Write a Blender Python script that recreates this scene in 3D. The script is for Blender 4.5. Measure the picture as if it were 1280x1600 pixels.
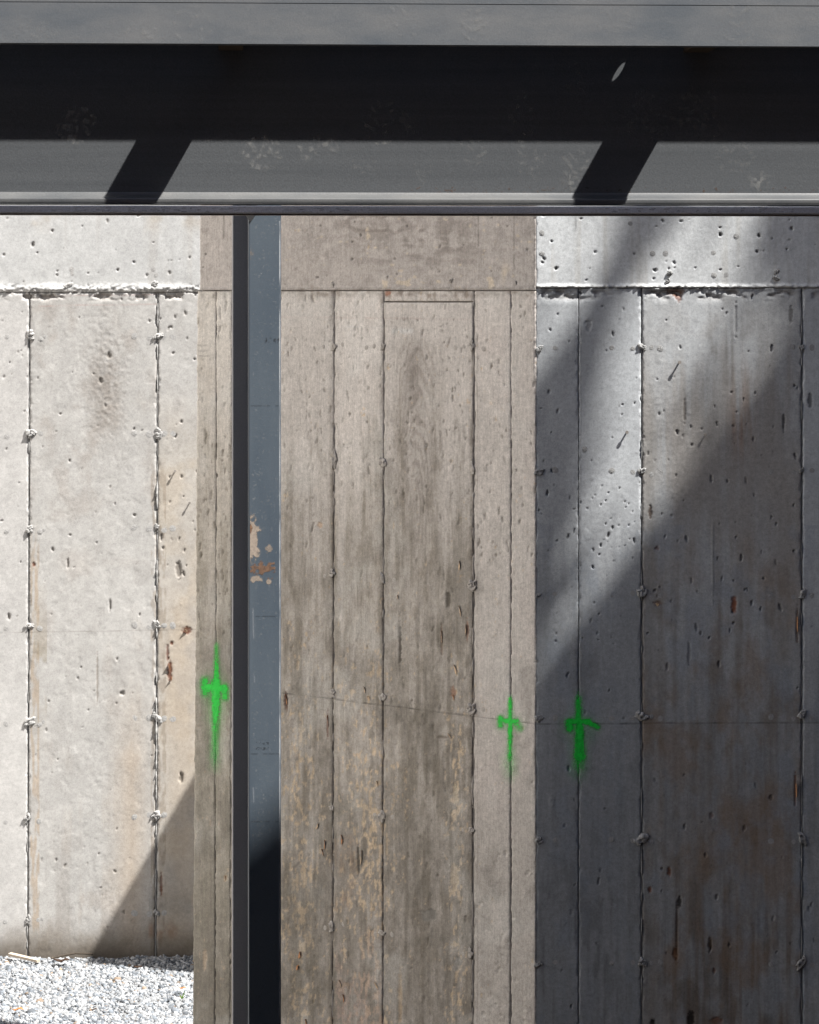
import bpy, math, random
import numpy as np
from mathutils import Vector, Matrix

for _o in list(bpy.data.objects):
    bpy.data.objects.remove(_o)
scene = bpy.context.scene
COL = scene.collection

# ------------------------------------------------------------------ camera
F = 4940.0            # focal length in photo pixels (photo 1280 x 1600)
CX, HZ = 640.0, 458.0 # optical axis column / horizon row in the photo
CAMZ = 3.22           # eye height above the gravel of the pit
cam_d = bpy.data.cameras.new('camera')
cam = bpy.data.objects.new('camera', cam_d); COL.objects.link(cam)
cam.location = (0, 0, CAMZ); cam.rotation_euler = (math.pi / 2, 0, 0)
cam_d.sensor_fit = 'HORIZONTAL'; cam_d.sensor_width = 36.0
cam_d.lens = F / 1280 * 36.0
cam_d.shift_y = -(800 - HZ) / 1280
cam_d.clip_start = 0.1; cam_d.clip_end = 2000
scene.camera = cam

# ------------------------------------------------------------------ light
SX, SY = 0.58, 0.30
SUN = Vector((SX, -SY, 1.0)).normalized()      # towards the sun
world = bpy.data.worlds.new('World'); scene.world = world
world.use_nodes = True
wn = world.node_tree; wn.nodes.clear()
sky = wn.nodes.new('ShaderNodeTexSky'); sky.sky_type = 'NISHITA'
sky.sun_disc = False
sky.sun_elevation = math.asin(SUN.z)
sky.sun_rotation = math.atan2(SUN.x, SUN.y)
bg = wn.nodes.new('ShaderNodeBackground'); bg.inputs['Strength'].default_value = 0.062
wo = wn.nodes.new('ShaderNodeOutputWorld')
wn.links.new(sky.outputs[0], bg.inputs[0]); wn.links.new(bg.outputs[0], wo.inputs[0])
sun_d = bpy.data.lights.new('sun', 'SUN'); sun_d.energy = 5.0
sun_d.angle = math.radians(0.53); sun_d.color = (1.0, 0.97, 0.93)
sun_o = bpy.data.objects.new('sun', sun_d); COL.objects.link(sun_o)
sun_o.rotation_euler = SUN.to_track_quat('Z', 'Y').to_euler()
sun_o.location = (6, -5, 14)
scene.view_settings.view_transform = 'Standard'
scene.view_settings.look = 'None'
scene.view_settings.exposure = 1.55
scene.view_settings.gamma = 1.0
scene.view_settings.use_curve_mapping = False

rng = np.random.default_rng(7)
random.seed(7)

# ------------------------------------------------------------------ helpers
def S(r, g, b):
    def f(c):
        c /= 255.0
        return c / 12.92 if c <= 0.04045 else ((c + 0.055) / 1.055) ** 2.4
    return np.array([f(r), f(g), f(b)])

_tab = np.random.default_rng(11).random((64, 256, 256)).astype(np.float32) * 2 - 1
def vn(x, y, seed=0):
    t = _tab[seed % 64]
    xi = np.floor(x).astype(int); yi = np.floor(y).astype(int)
    fx = x - xi; fy = y - yi
    fx = fx * fx * (3 - 2 * fx); fy = fy * fy * (3 - 2 * fy)
    x0 = xi & 255; x1 = (xi + 1) & 255; y0 = yi & 255; y1 = (yi + 1) & 255
    return ((t[y0, x0] * (1 - fx) + t[y0, x1] * fx) * (1 - fy)
            + (t[y1, x0] * (1 - fx) + t[y1, x1] * fx) * fy)
def fbm(x, y, octv=4, seed=0, gain=0.5):
    x = np.asarray(x, float); y = np.asarray(y, float)
    s = 0; a = 1; n = 0
    for i in range(octv):
        s = s + a * vn(x * 2 ** i + 17.3 * i, y * 2 ** i + 9.1 * i, seed + i)
        n += a; a *= gain
    return s / n * 1.6
def ss(a, b, x):
    t = np.clip((x - a) / (b - a), 0, 1)
    return t * t * (3 - 2 * t)
def gs(x, c, w):
    return np.exp(-((x - c) / w) ** 2)

def tag(o, label=None, cat=None, group=None, kind=None):
    if label: o['label'] = label
    if cat: o['category'] = cat
    if group: o['group'] = group
    if kind: o['kind'] = kind
    return o
def empty(name, loc=(0, 0, 0)):
    o = bpy.data.objects.new(name, None); COL.objects.link(o)
    o.location = loc; o.empty_display_size = 0.2
    return o
def mkmesh(name, verts, faces, mat=None, smooth=False):
    me = bpy.data.meshes.new(name)
    if isinstance(faces, np.ndarray):
        nv, nf, k = len(verts), len(faces), faces.shape[1]
        me.vertices.add(nv); me.vertices.foreach_set('co', np.asarray(verts, np.float32).ravel())
        me.loops.add(nf * k); me.loops.foreach_set('vertex_index', faces.astype(np.int32).ravel())
        me.polygons.add(nf)
        me.polygons.foreach_set('loop_start', np.arange(0, nf * k, k, dtype=np.int32))
        me.polygons.foreach_set('loop_total', np.full(nf, k, np.int32))
        me.update(calc_edges=True)
    else:
        me.from_pydata([tuple(v) for v in verts], [], faces); me.update()
    if smooth:
        me.polygons.foreach_set('use_smooth', np.ones(len(me.polygons), bool))
    if mat: me.materials.append(mat)
    return me
def obj(name, me, parent=None):
    """links a mesh whose vertices are in world space; keeps them there under a parent"""
    o = bpy.data.objects.new(name, me); COL.objects.link(o)
    if parent is not None:
        o.parent = parent
        o.matrix_parent_inverse = Matrix.Translation(-parent.location)
    return o
def place(name, me, M, parent=None):
    o = obj(name, me, parent); o.matrix_basis = M
    return o
def setcol(me, rgb, name='col'):
    a = me.attributes.new(name, 'FLOAT_COLOR', 'POINT')
    c = np.ones((len(me.vertices), 4), np.float32); c[:, :3] = rgb
    a.data.foreach_set('color', c.ravel())
def setval(me, v, name='dens'):
    a = me.attributes.new(name, 'FLOAT', 'POINT')
    a.data.foreach_set('value', np.asarray(v, np.float32).ravel())

class Plane:
    """a wall plane; pt() is where the sight line of a measured photo pixel meets it"""
    def __init__(self, p0, n):
        self.p0 = np.array(p0, float); self.n = np.array(n, float); self.n /= np.linalg.norm(self.n)
    def pt(self, px, py, h=0.0):
        px = np.asarray(px, float); py = np.asarray(py, float)
        d = np.stack(np.broadcast_arrays((px - CX) / F, np.ones_like(px), (HZ - py) / F), -1)
        c = np.array([0, 0, CAMZ])
        t = ((self.p0 - c) @ self.n) / (d @ self.n)
        return c + d * t[..., None] + self.n * (np.asarray(h, float) / 1000.0)[..., None]
    def frame(self, px, py, h=0.0, rot=0.0):
        p = self.pt(np.array(px), np.array(py), np.array(h))
        z = Vector(self.n); y = Vector((0, 0, 1)); y = (y - z * y.dot(z)).normalized(); x = y.cross(z)
        R = Matrix((x, y, z)).transposed().to_4x4()
        return Matrix.Translation(Vector(p)) @ R @ Matrix.Rotation(rot, 4, 'Z')
    def mmpx(self, px, py):
        a = self.pt(np.array(float(px)), np.array(float(py))); b = self.pt(np.array(float(px)), np.array(py + 1.0))
        return np.linalg.norm(a - b) * 1000

# ------------------------------------------------------------------ materials
def newmat(name):
    m = bpy.data.materials.new(name); m.use_nodes = True
    nt = m.node_tree; nt.nodes.clear()
    out = nt.nodes.new('ShaderNodeOutputMaterial')
    b = nt.nodes.new('ShaderNodeBsdfPrincipled')
    nt.links.new(b.outputs[0], out.inputs[0])
    return m, nt, b, out
def N(nt, t, **kw):
    n = nt.nodes.new(t)
    for k, v in kw.items():
        if k in n.inputs: n.inputs[k].default_value = v
        else: setattr(n, k, v)
    return n
def noise(nt, scale, detail=4, rough=0.55, vec=None, stretch=None):
    tc = N(nt, 'ShaderNodeTexCoord')
    src = tc.outputs['Object']
    if stretch:
        mp = N(nt, 'ShaderNodeMapping'); mp.inputs['Scale'].default_value = stretch
        nt.links.new(src, mp.inputs[0]); src = mp.outputs[0]
    n = N(nt, 'ShaderNodeTexNoise'); n.inputs['Scale'].default_value = scale
    n.inputs['Detail'].default_value = detail; n.inputs['Roughness'].default_value = rough
    nt.links.new(src, n.inputs['Vector'])
    return n.outputs['Fac']
def ramp(nt, fac, stops):
    r = N(nt, 'ShaderNodeValToRGB')
    while len(r.color_ramp.elements) < len(stops): r.color_ramp.elements.new(0.5)
    for e, (p, c) in zip(r.color_ramp.elements, stops):
        e.position = p; e.color = (*c, 1) if len(c) == 3 else c
    nt.links.new(fac, r.inputs[0])
    return r.outputs[0]
def mul(nt, a, b, fac=1.0, mode='MULTIPLY'):
    m = N(nt, 'ShaderNodeMix'); m.data_type = 'RGBA'; m.blend_type = mode
    m.inputs[0].default_value = fac
    nt.links.new(a, m.inputs[6]); nt.links.new(b, m.inputs[7])
    return m.outputs[2]
def bump(nt, b, h, strength=0.3, dist=0.002):
    n = N(nt, 'ShaderNodeBump'); n.inputs['Strength'].default_value = strength
    n.inputs['Distance'].default_value = dist
    nt.links.new(h, n.inputs['Height']); nt.links.new(n.outputs[0], b.inputs['Normal'])

def g3(v): return (v, v, v)
def concrete_attr(name, fine=0.16, bmp=0.15, grain=0):
    m, nt, b, o = newmat(name)
    a = N(nt, 'ShaderNodeAttribute'); a.attribute_name = 'col'
    n1 = noise(nt, 240, 3, 0.6); n2 = noise(nt, 38, 5, 0.65)
    c = mul(nt, a.outputs['Color'], ramp(nt, n1, [(0.25, g3(1 - fine)), (0.75, g3(1 + fine * 0.7))]))
    c = mul(nt, c, ramp(nt, n2, [(0.25, g3(1 - fine * 0.7)), (0.75, g3(1 + fine * 0.5))]))
    n3 = noise(nt, 95, 7, 0.78)
    c = mul(nt, c, ramp(nt, n3, [(0.28, g3(1 - fine * 1.5)), (0.5, g3(1.0)), (0.75, g3(1 + fine))]))
    if grain:
        n5 = noise(nt, 170, 5, 0.7, stretch=(1, 1, .07))
        c = mul(nt, c, ramp(nt, n5, [(0.3, g3(1 - grain)), (0.52, g3(1.0)), (0.72, g3(1 + grain * .7))]))
    n4 = noise(nt, 420, 2, 0.5)
    c = mul(nt, c, ramp(nt, n4, [(0.24, g3(.55)), (0.34, g3(1.0))]))
    nt.links.new(c, b.inputs['Base Color']); b.inputs['Roughness'].default_value = 0.9
    b.inputs['Specular IOR Level'].default_value = 0.25
    bump(nt, b, n3, bmp, 0.003)
    return m
def concrete_plain(name, col, var=0.2, sc=60):
    m, nt, b, o = newmat(name)
    n1 = noise(nt, sc, 5, 0.65)
    c = ramp(nt, n1, [(0.2, tuple(np.array(col) * (1 - var))), (0.8, tuple(np.array(col) * (1 + var * .6)))])
    nt.links.new(c, b.inputs['Base Color']); b.inputs['Roughness'].default_value = 0.92
    b.inputs['Specular IOR Level'].default_value = 0.2
    bump(nt, b, n1, 0.5, 0.004)
    return m
def decal_mat(name, col, var=0.15, rough=0.7):
    m, nt, b, o = newmat(name)
    n1 = noise(nt, 120, 3)
    c = ramp(nt, n1, [(0.2, tuple(np.array(col) * (1 - var))), (0.8, tuple(np.array(col) * (1 + var)))])
    nt.links.new(c, b.inputs['Base Color']); b.inputs['Roughness'].default_value = rough
    b.inputs['Specular IOR Level'].default_value = 0.2
    a = N(nt, 'ShaderNodeAttribute'); a.attribute_name = 'dens'
    tr = N(nt, 'ShaderNodeBsdfTransparent'); mx = N(nt, 'ShaderNodeMixShader')
    nt.links.new(a.outputs['Fac'], mx.inputs[0]); nt.links.new(tr.outputs[0], mx.inputs[1])
    nt.links.new(b.outputs[0], mx.inputs[2]); nt.links.new(mx.outputs[0], o.inputs[0])
    return m
def steel(name, c0, c1, sc=3.0, rough=0.55, stretch=None, fine=0.12, spec=0.4, b_s=0.12):
    m, nt, b, o = newmat(name)
    n1 = noise(nt, sc, 6, 0.6, stretch=stretch); n2 = noise(nt, 260, 3, 0.6)
    c = ramp(nt, n1, [(0.3, c0), (0.7, c1)])
    c = mul(nt, c, ramp(nt, n2, [(0.3, g3(1 - fine)), (0.7, g3(1 + fine))]))
    nt.links.new(c, b.inputs['Base Color'])
    b.inputs['Roughness'].default_value = rough; b.inputs['Specular IOR Level'].default_value = spec
    bump(nt, b, n2, b_s, 0.0015)
    return m

M_left = concrete_attr('concrete_left', 0.13)
M_wing = concrete_attr('concrete_wing', 0.2, .26, .16)
M_right = concrete_attr('concrete_right', 0.16, .15, .05)
M_core = concrete_plain('concrete_core', (0.30, 0.275, 0.25))
M_scarL = concrete_plain('concrete_scar_left', (0.34, 0.335, 0.325), 0.3, 90)
M_scarW = concrete_plain('concrete_scar_wing', (0.42, 0.39, 0.355), 0.3, 90)
M_scarR = concrete_plain('concrete_scar_right', (0.29, 0.29, 0.285), 0.3, 90)
M_green = decal_mat('green_spray_paint', (0.014, 0.56, 0.05), 0.1, 0.5)
M_rustd = decal_mat('rust_stain', (0.13, 0.072, 0.042), 0.5)
M_tanp = decal_mat('exposed_tan_primer', (0.20, 0.165, 0.135), 0.3)
M_dust = decal_mat('dust_print', (0.30, 0.30, 0.29), 0.25)
M_scratch = decal_mat('pale_scratches', (0.62, 0.63, 0.64), 0.2)
M_flake = concrete_plain('peeling_flake', (0.40, 0.21, 0.11), 0.45, 40)
M_flake2 = concrete_plain('peeling_flake_pale', (0.52, 0.39, 0.27), 0.35, 40)
M_beam = steel('beam_primer', (0.070, 0.075, 0.080), (0.086, 0.091, 0.096), 3.0, 0.6, (.3, 1, 16), .14, .15, .2)
M_cap = steel('galvanised_edge_plate', (0.088, 0.100, 0.113), (0.145, 0.148, 0.150), 6.0, 0.5, (0.7, 1, 2.2), 0.1)
M_flange = steel('bare_rolled_flange', (0.055, 0.059, 0.063), (0.105, 0.105, 0.103), 7.0, 0.42, (0.6, 1, 1), 0.15, 0.5)
M_plate = steel('lower_plate', (0.46, 0.48, 0.50), (0.66, 0.67, 0.68), 7.0, 0.5, (0.5, 1, 4), 0.15)
M_post = steel('blue_grey_primer', (0.034, 0.046, 0.060), (0.050, 0.063, 0.076), 3.0, 0.5, (2, 2, .5), 0.1)
M_post_lift = steel('lifted_grey_primer', (0.25, 0.248, 0.255), (0.29, 0.288, 0.295), 3.0, 0.55, (2, 2, .5), 0.1)  # paler column primer, lifted to make up for weak light on shaded faces
M_wood = concrete_plain('weathered_timber', (0.075, 0.052, 0.033), 0.35, 20)
M_nail = steel('nail_steel', (0.12, 0.11, 0.10), (0.2, 0.18, 0.16))

# ------------------------------------------------------------------ rasters for wall relief (mm) and albedo
class Raster:
    def __init__(self, x0, x1, y0, y1):
        self.x0, self.y0 = x0, y0
        self.X, self.Y = np.meshgrid(np.arange(x0, x1 + 1, dtype=float), np.arange(y0, y1 + 1, dtype=float))
        self.H = np.zeros_like(self.X); self.C = np.zeros(self.X.shape + (3,))
    def fill(self, m, col): self.C[m] = col
    def blend(self, m, col):
        m = np.clip(m, 0, 1)[..., None]
        self.C = self.C * (1 - m) + np.asarray(col) * m
    def spot(self, x, y, rx, ry, dep, col=None, al=0.8, tilt=0.0, sharp=3.0):
        R = int(max(rx, ry) * 2.2 + 3)
        i0 = max(0, int(y - self.y0) - R); i1 = min(self.H.shape[0], int(y - self.y0) + R + 1)
        j0 = max(0, int(x - self.x0) - R); j1 = min(self.H.shape[1], int(x - self.x0) + R + 1)
        if i1 <= i0 or j1 <= j0: return
        X = self.X[i0:i1, j0:j1] - x; Y = self.Y[i0:i1, j0:j1] - y
        Xr = X + tilt * Y
        d = np.sqrt((Xr / rx) ** 2 + (Y / ry) ** 2) + 0.35 * vn(self.X[i0:i1, j0:j1] / 2.2, self.Y[i0:i1, j0:j1] / 2.2, 5)
        m = np.clip((1.25 - d) * sharp, 0, 1)
        self.H[i0:i1, j0:j1] += dep * m
        if col is not None:
            mm = (m * al)[..., None]
            self.C[i0:i1, j0:j1] = self.C[i0:i1, j0:j1] * (1 - mm) + col * mm
    def line(self, xa, ya, xb, yb, w, col, al):
        X, Y = self.X, self.Y
        L = math.hypot(xb - xa, yb - ya); ux, uy = (xb - xa) / L, (yb - ya) / L
        t = (X - xa) * ux + (Y - ya) * uy; d = np.abs(-(X - xa) * uy + (Y - ya) * ux + 0.5 * vn(t / 40, t * 0, 3))
        m = np.clip(1.3 - d / w, 0, 1) * ((t > 0) & (t < L)) * (0.75 + 0.45 * vn(t / 9, t * 0 + 2, 9)) * al
        self.blend(m, col)
    def sample(self, px, py):
        x = np.clip(px - self.x0, 0, self.H.shape[1] - 1.001); y = np.clip(py - self.y0, 0, self.H.shape[0] - 1.001)
        xi = x.astype(int); yi = y.astype(int); fx = x - xi; fy = y - yi
        def b(A):
            f1, f2 = (fx, fy) if A.ndim == 2 else (fx[..., None], fy[..., None])
            return (A[yi, xi] * (1 - f1) + A[yi, xi + 1] * f1) * (1 - f2) + (A[yi + 1, xi] * (1 - f1) + A[yi + 1, xi + 1] * f1) * f2
        return b(self.H), b(self.C)

def holes(R, n, xr, yr, r0, r1, asp, col, al, dep, seed):
    g = np.random.default_rng(seed)
    for _ in range(n):
        x = g.uniform(*xr); y = g.uniform(*yr); r = r0 + (r1 - r0) * g.random() ** 2.2
        a = g.uniform(*asp)
        R.spot(x, y, r, r * a, -dep * (0.5 + g.random()), col, al * g.uniform(0.5, 1), g.uniform(-.25, .25))

# ---- left wall raster
RL = Raster(-300, 560, 195, 1530)
X, Y = RL.X, RL.Y
big = fbm(X / 150, Y / 190, 3, 1); mid = fbm(X / 34, Y / 44, 4, 5); fine = fbm(X / 5, Y / 5, 3, 9)
drip = fbm(X / 9, Y / 260, 3, 20)
RL.C[:] = S(221, 219, 215)
RL.blend((X < 46) * 0.8, S(230, 228, 225))
RL.blend((Y < 452) * 0.85, S(230, 231, 230))
pan = ((X > 47) & (X < 247) & (Y > 452))
RL.blend(pan * gs(X, 130, 95) * ss(-0.35, 0.6, mid + 0.5 * big) * gs(Y, 570, 190) * 0.8, S(188, 182, 175))
RL.blend(pan * gs(X + 8 * mid, 168, 27) * gs(Y + 20 * big, 590, 95) * (0.5 + 0.35 * fine + .25 * mid), S(166, 158, 149))
RL.blend(pan * ss(0.1, 0.9, mid) * 0.35, S(196, 188, 180))
RL.blend(pan * ss(800, 1300, Y) * ss(-.2, .9, .6 * drip + .6 * mid) * 0.35, S(202, 193, 182))
RL.blend(pan * gs(X, 205, 26) * ss(1000, 1250, Y) * 0.5, S(216, 194, 168))
RL.blend(pan * gs(X, 95, 14) * ss(1260, 1330, Y) * 0.4 * (0.6 + drip), S(180, 172, 164))
RL.blend((X > 247) * ss(560, 760, Y + 60 * big) * (0.35 + 0.3 * ss(-.3, .5, mid)), S(214, 200, 180))
RL.blend((X > 247) * ss(880, 980, Y) * gs(X, 285, 28) * 0.35, S(206, 184, 156))
RL.blend(((X > 47) & (X < 62)) * ss(800, 900, Y) * ss(-.3, .4, fbm(X / 4, Y / 30, 3, 31)) * 0.55, S(196, 170, 138))
RL.blend(((X > 52) & (X < 74)) * gs(Y, 1050, 85) * ss(-.2, .4, mid) * 0.6, S(180, 168, 146))
RL.blend((X > 235) * (X < 260) * ss(700, 760, Y) * ss(-.3, .3, fbm(X / 4, Y / 16, 3, 33)) * 0.5, S(165, 150, 132))
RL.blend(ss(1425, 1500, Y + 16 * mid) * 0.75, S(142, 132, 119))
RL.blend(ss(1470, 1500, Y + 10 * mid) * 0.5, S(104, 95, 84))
RL.blend((X > 232) * gs(Y, 1455, 14) * ss(0.2, .7, mid) * 0.45, S(170, 126, 98))
RL.blend((X > 232) * (X < 300) * gs(Y, 1415, 20) * 0.4, S(165, 165, 162))
RL.blend((Y < 452) * ss(.2, .8, drip) * 0.22, S(196, 188, 178))
RL.blend((Y < 452) * gs(Y, 345, 14) * ss(0, .6, mid) * 0.4, S(200, 186, 166))
RL.C *= (1 + 0.05 * big + 0.05 * mid + 0.05 * fine)[..., None]
RL.H += 1.2 * big + 0.25 * mid + 0.10 * fine
rough = pan * gs(X, 165, 40) * gs(Y, 590, 110)
RL.H += rough * (1.7 * fbm(X / 4, Y / 5, 4, 40, .65) - 1)
RL.H += (X > 47) * 0.22 * fbm(X / 3, Y / 3, 2, 44) * ss(-.3, .5, mid)
RL.H += pan * ss(.35, .6, fbm(X / 12, Y / 16, 3, 47)) * -0.7
dk = S(120, 110, 98)
holes(RL, 55, (-250, 310), (330, 446), 0.7, 2.4, (.7, 1.6), dk, .7, 5, 1)
holes(RL, 110, (-250, 46), (455, 1000), 0.6, 2.0, (.8, 2.2), dk, .6, 4, 2)
holes(RL, 75, (50, 244), (455, 1480), 0.6, 1.8, (.8, 2.2), dk, .6, 4, 3)
holes(RL, 110, (250, 420), (455, 900), 0.7, 2.4, (.9, 2.8), dk, .65, 5, 4)
holes(RL, 110, (50, 310), (470, 1480), 1.5, 5.5, (.6, 1.6), None, 0, -0.7, 5)
for x, y, rx, ry in ((14, 964, 2.5, 5), (191, 1083, 3, 3.5), (157, 595, 3, 4), (170, 555, 3, 4), (279, 890, 4, 13), (283, 1215, 3, 8),
                     (106, 880, 1.5, 6), (172, 945, 1.2, 9), (210, 805, 2, 2), (82, 858, 2, 3)):
    RL.spot(x, y, rx, ry, -6, dk, .6)
RL.spot(152, 1060, 1.2, 36, -1.5, S(150, 138, 122), .6)
for x, y, rx, ry in ((265, 1048, 3.5, 15), (262, 1020, 2, 14), (53, 882, 2.5, 3), (292, 985, 7, 5), (268, 1005, 2, 3), (252, 1380, 2, 16)):
    RL.spot(x, y, rx, ry, -3, S(120, 62, 34), .85)
RL.line(-300, 993, 560, 980, 0.9, S(130, 122, 112), 0.5)
for ya in (463, 478):
    RL.line(60, ya, 247, ya - 3, 0.8, S(205, 150, 140), 0.4)
# rough broken lip of the upper pour
lip = gs(Y, 451, 5.5)
RL.H += lip * (5 + 8 * fbm(X / 3.6, Y / 3.2, 3, 50, .7) + 5 * fbm(X / 26, Y / 40, 2, 52))
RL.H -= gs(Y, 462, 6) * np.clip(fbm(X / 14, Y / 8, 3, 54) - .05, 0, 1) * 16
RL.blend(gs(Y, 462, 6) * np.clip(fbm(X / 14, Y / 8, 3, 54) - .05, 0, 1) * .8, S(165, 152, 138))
pat = fbm(X / 20, Y / 26, 5, 49, .68)
RL.C *= (1 + .075 * pat)[..., None]
RL.blend(((X > 47) & (Y > 455)) * ss(.15, .7, fbm(X / 38, Y / 60, 5, 39, .62)) * .3, S(186, 182, 177))
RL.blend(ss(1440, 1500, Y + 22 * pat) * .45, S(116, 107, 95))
RL.C *= 0.545

# ---- wing (oblique) wall raster
RW = Raster(295, 845, 195, 1790)
X, Y = RW.X, RW.Y
big = fbm(X / 120, Y / 240, 3, 2); mid = fbm(X / 26, Y / 60, 4, 6); fine = fbm(X / 4, Y / 6, 3, 10)
grain = fbm(X / 2.6, Y / 70, 4, 21); streak = fbm(X / 13, Y / 300, 4, 24); strk2 = .5 * fbm(X / 5, Y / 110, 4, 27) + .65 * fbm(X / 10, Y / 28, 4, 28, .6)
RW.C[:] = S(198, 187, 178)
RW.blend((Y < 455) * 0.9, S(178, 166, 158))
RW.blend((Y < 455) * (X > 440) * gs(X, 660, 110) * gs(Y, 375, 50) * ss(-.3, .5, mid + .7 * fbm(X / 26, Y / 8, 4, 70, .65)) * 0.85, S(132, 120, 110))
RW.blend((Y < 455) * ss(.0, .8, fbm(X / 16, Y / 12, 5, 72, .65)) * .4, S(140, 128, 119))
RW.blend((Y < 452) * gs(X, 470, 30) * gs(Y, 390, 40) * ss(-.1, .5, mid) * .4, S(150, 138, 128))
lowm = ss(640, 900, Y + 150 * streak + 60 * big)
RW.blend((Y > 455) * (X < 741) * lowm * (0.62 + 0.3 * strk2), S(146, 134, 117))
RW.blend((Y > 455) * (X < 741) * ss(1050, 1400, Y + 120 * streak) * (.45 + .2 * strk2), S(122, 111, 98))
RW.blend((Y > 455) * (X < 741) * ss(600, 700, Y) * ss(.05, .6, strk2 + .3 * streak + .4 * mid) * 0.38, S(124, 112, 95))
RW.blend((X > 741) * ss(900, 1400, Y + 80 * big) * 0.5, S(160, 150, 141))
RW.blend((X > 741) * ss(.1, .7, mid) * 0.3, S(176, 160, 152))
RW.blend((X < 362) * (Y > 455) * 0.35, S(186, 174, 152))
RW.blend((X < 362) * ss(800, 1150, Y + 100 * streak) * (.5 + .3 * strk2), S(142, 134, 116))
RW.blend((X < 362) * ss(1200, 1500, Y) * .4, S(120, 110, 96))
# wood-grain imprint with cathedral arches
e = np.sqrt(((X - 652 - 6 * mid) / 46) ** 2 + ((Y - 800) / 300) ** 2)
cm = ((X > 601) & (X < 739)) * gs(X, 652, 36) * ss(520, 545, Y) * (1 - ss(720, 1010, Y))
RW.blend(cm * (0.22 + 0.3 * ss(-.2, .8, np.sin(e * 62 + 5 * mid))), S(134, 119, 106))
RW.blend(gs(X, 645, 14) * gs(Y, 590, 60) * .55, S(120, 106, 95))
RW.blend(((X > 612) & (X < 646)) * gs(Y, 517, 4) * .7, S(205, 203, 200))
RW.blend(((X > 610) & (X < 645)) * gs(Y, 500, 8) * ss(-.2, .4, fine) * .6, S(120, 108, 96))
e2 = np.sqrt(((X - 585) / 50) ** 2 + ((Y - 350) / 16) ** 2)
RW.blend((Y < 452) * gs(e2, 0.6, .9) * ss(.1, .8, np.sin(e2 * 9 + 3 * mid)) * .55, S(128, 114, 104))
# tan flaking skin
fl = fbm(X / 3.6, Y / 9, 4, 80, .6) + 0.25 * fbm(X / 30, Y / 50, 3, 84)
D = ss(760, 1300, Y) * (gs(X, 468, 34) * 1.0 + gs(X, 588, 22) * .95 + gs(X, 545, 30) * .6 + gs(X, 712, 18) * .95 + gs(X, 625, 20) * .35) * (X < 738)
RW.blend((X > 438) * ss(0, .14, fl - (0.95 - 0.80 * np.clip(D, 0, 1))) * .85, S(208, 176, 132))
RW.blend((X < 362) * ss(0, .1, fl - .72) * ss(900, 1200, Y) * .7, S(190, 162, 128))
RW.blend(((X > 524) & (X < 598)) * ss(1460, 1560, Y + 50 * streak) * ss(-.05, .25, fl + .3 * mid) * .55, S(172, 140, 126))
zone = ((X > 523) & (X < 562 - (Y - 1300) * .05 + 4 * mid) & (Y > 1305 + 10 * mid) & (Y < 1425 + 14 * mid))
RW.blend(zone * np.clip(.3 + .3 * strk2 + .3 * mid + .25 * fine, 0, .7), S(160, 126, 94))
RW.blend((Y < 452) * (X > 440) * ss(0, .12, fbm(X / 12, Y / 9, 3, 88) - (.92 - .85 * gs(Y, 442, 12) * (gs(X, 640, 50) + gs(X, 770, 30)))) * .8, S(206, 184, 152))
RW.blend(gs(X, 790, 8) * gs(Y, 430, 14) * .7 * ss(-.2, .3, mid), S(206, 184, 152))
for xs_, c_ in ((522, .8), (600, .8), (740, .9)):
    RW.blend((Y > 455) * gs(X, xs_ - 2, 5) * (.35 + .3 * fbm(X / 5, Y / 30, 3, 90)) * c_, S(120, 104, 90))
gg_ = np.random.default_rng(77)
for _ in range(26):
    RW.spot(gg_.uniform(442, 800), 456 + gg_.uniform(0, 8), gg_.uniform(1.2, 4), gg_.uniform(3, 15), -.5, S(132, 108, 84), gg_.uniform(.12, .5), gg_.uniform(-.1, .1), 1.5)
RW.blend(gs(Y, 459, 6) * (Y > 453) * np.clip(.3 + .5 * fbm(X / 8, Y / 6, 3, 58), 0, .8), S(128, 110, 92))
RW.spot(606, 457, 4, 5, -2, S(170, 98, 50), .8)
RW.C *= (1 + 0.05 * big + 0.07 * mid + 0.08 * fine + 0.035 * grain * (Y > 455))[..., None]
RW.H += 1.4 * big + 0.6 * mid + 0.3 * fine + 0.25 * grain * (Y > 455) + lowm * .7 * strk2 * (X < 741)
RW.H += ss(0, .14, fl - (0.98 - 0.78 * np.clip(D, 0, 1))) * -0.8
RW.H += cm * .5 * np.sin(e * 62 + 2 * mid)
RW.H += ss(.3, .5, fbm(X / 10, Y / 34, 3, 94)) * ss(800, 1000, Y) * 1.6 * (X < 741)
wd = S(104, 92, 74)
holes(RW, 280, (441, 738), (462, 800), 0.6, 1.4, (2.0, 5.5), wd, .65, 3, 11)
holes(RW, 60, (741, 836), (470, 900), 0.7, 1.5, (2.0, 5.0), wd, .7, 3, 12)
holes(RW, 90, (308, 362), (462, 1000), 0.7, 1.8, (2.0, 5.0), wd, .75, 3, 13)
holes(RW, 120, (441, 738), (800, 1650), 0.6, 1.4, (2.0, 7.0), wd, .55, 3, 14)
holes(RW, 60, (308, 836), (200, 445), 0.8, 2.0, (.8, 1.8), S(80, 72, 64), .8, 4, 15)
holes(RW, 90, (441, 836), (900, 1700), 2.0, 6.0, (1.2, 3.0), None, 0, -1.4, 16)
holes(RW, 60, (741, 836), (1150, 1700), 1.0, 3.0, (.7, 1.6), None, 0, 2.5, 17)
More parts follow.
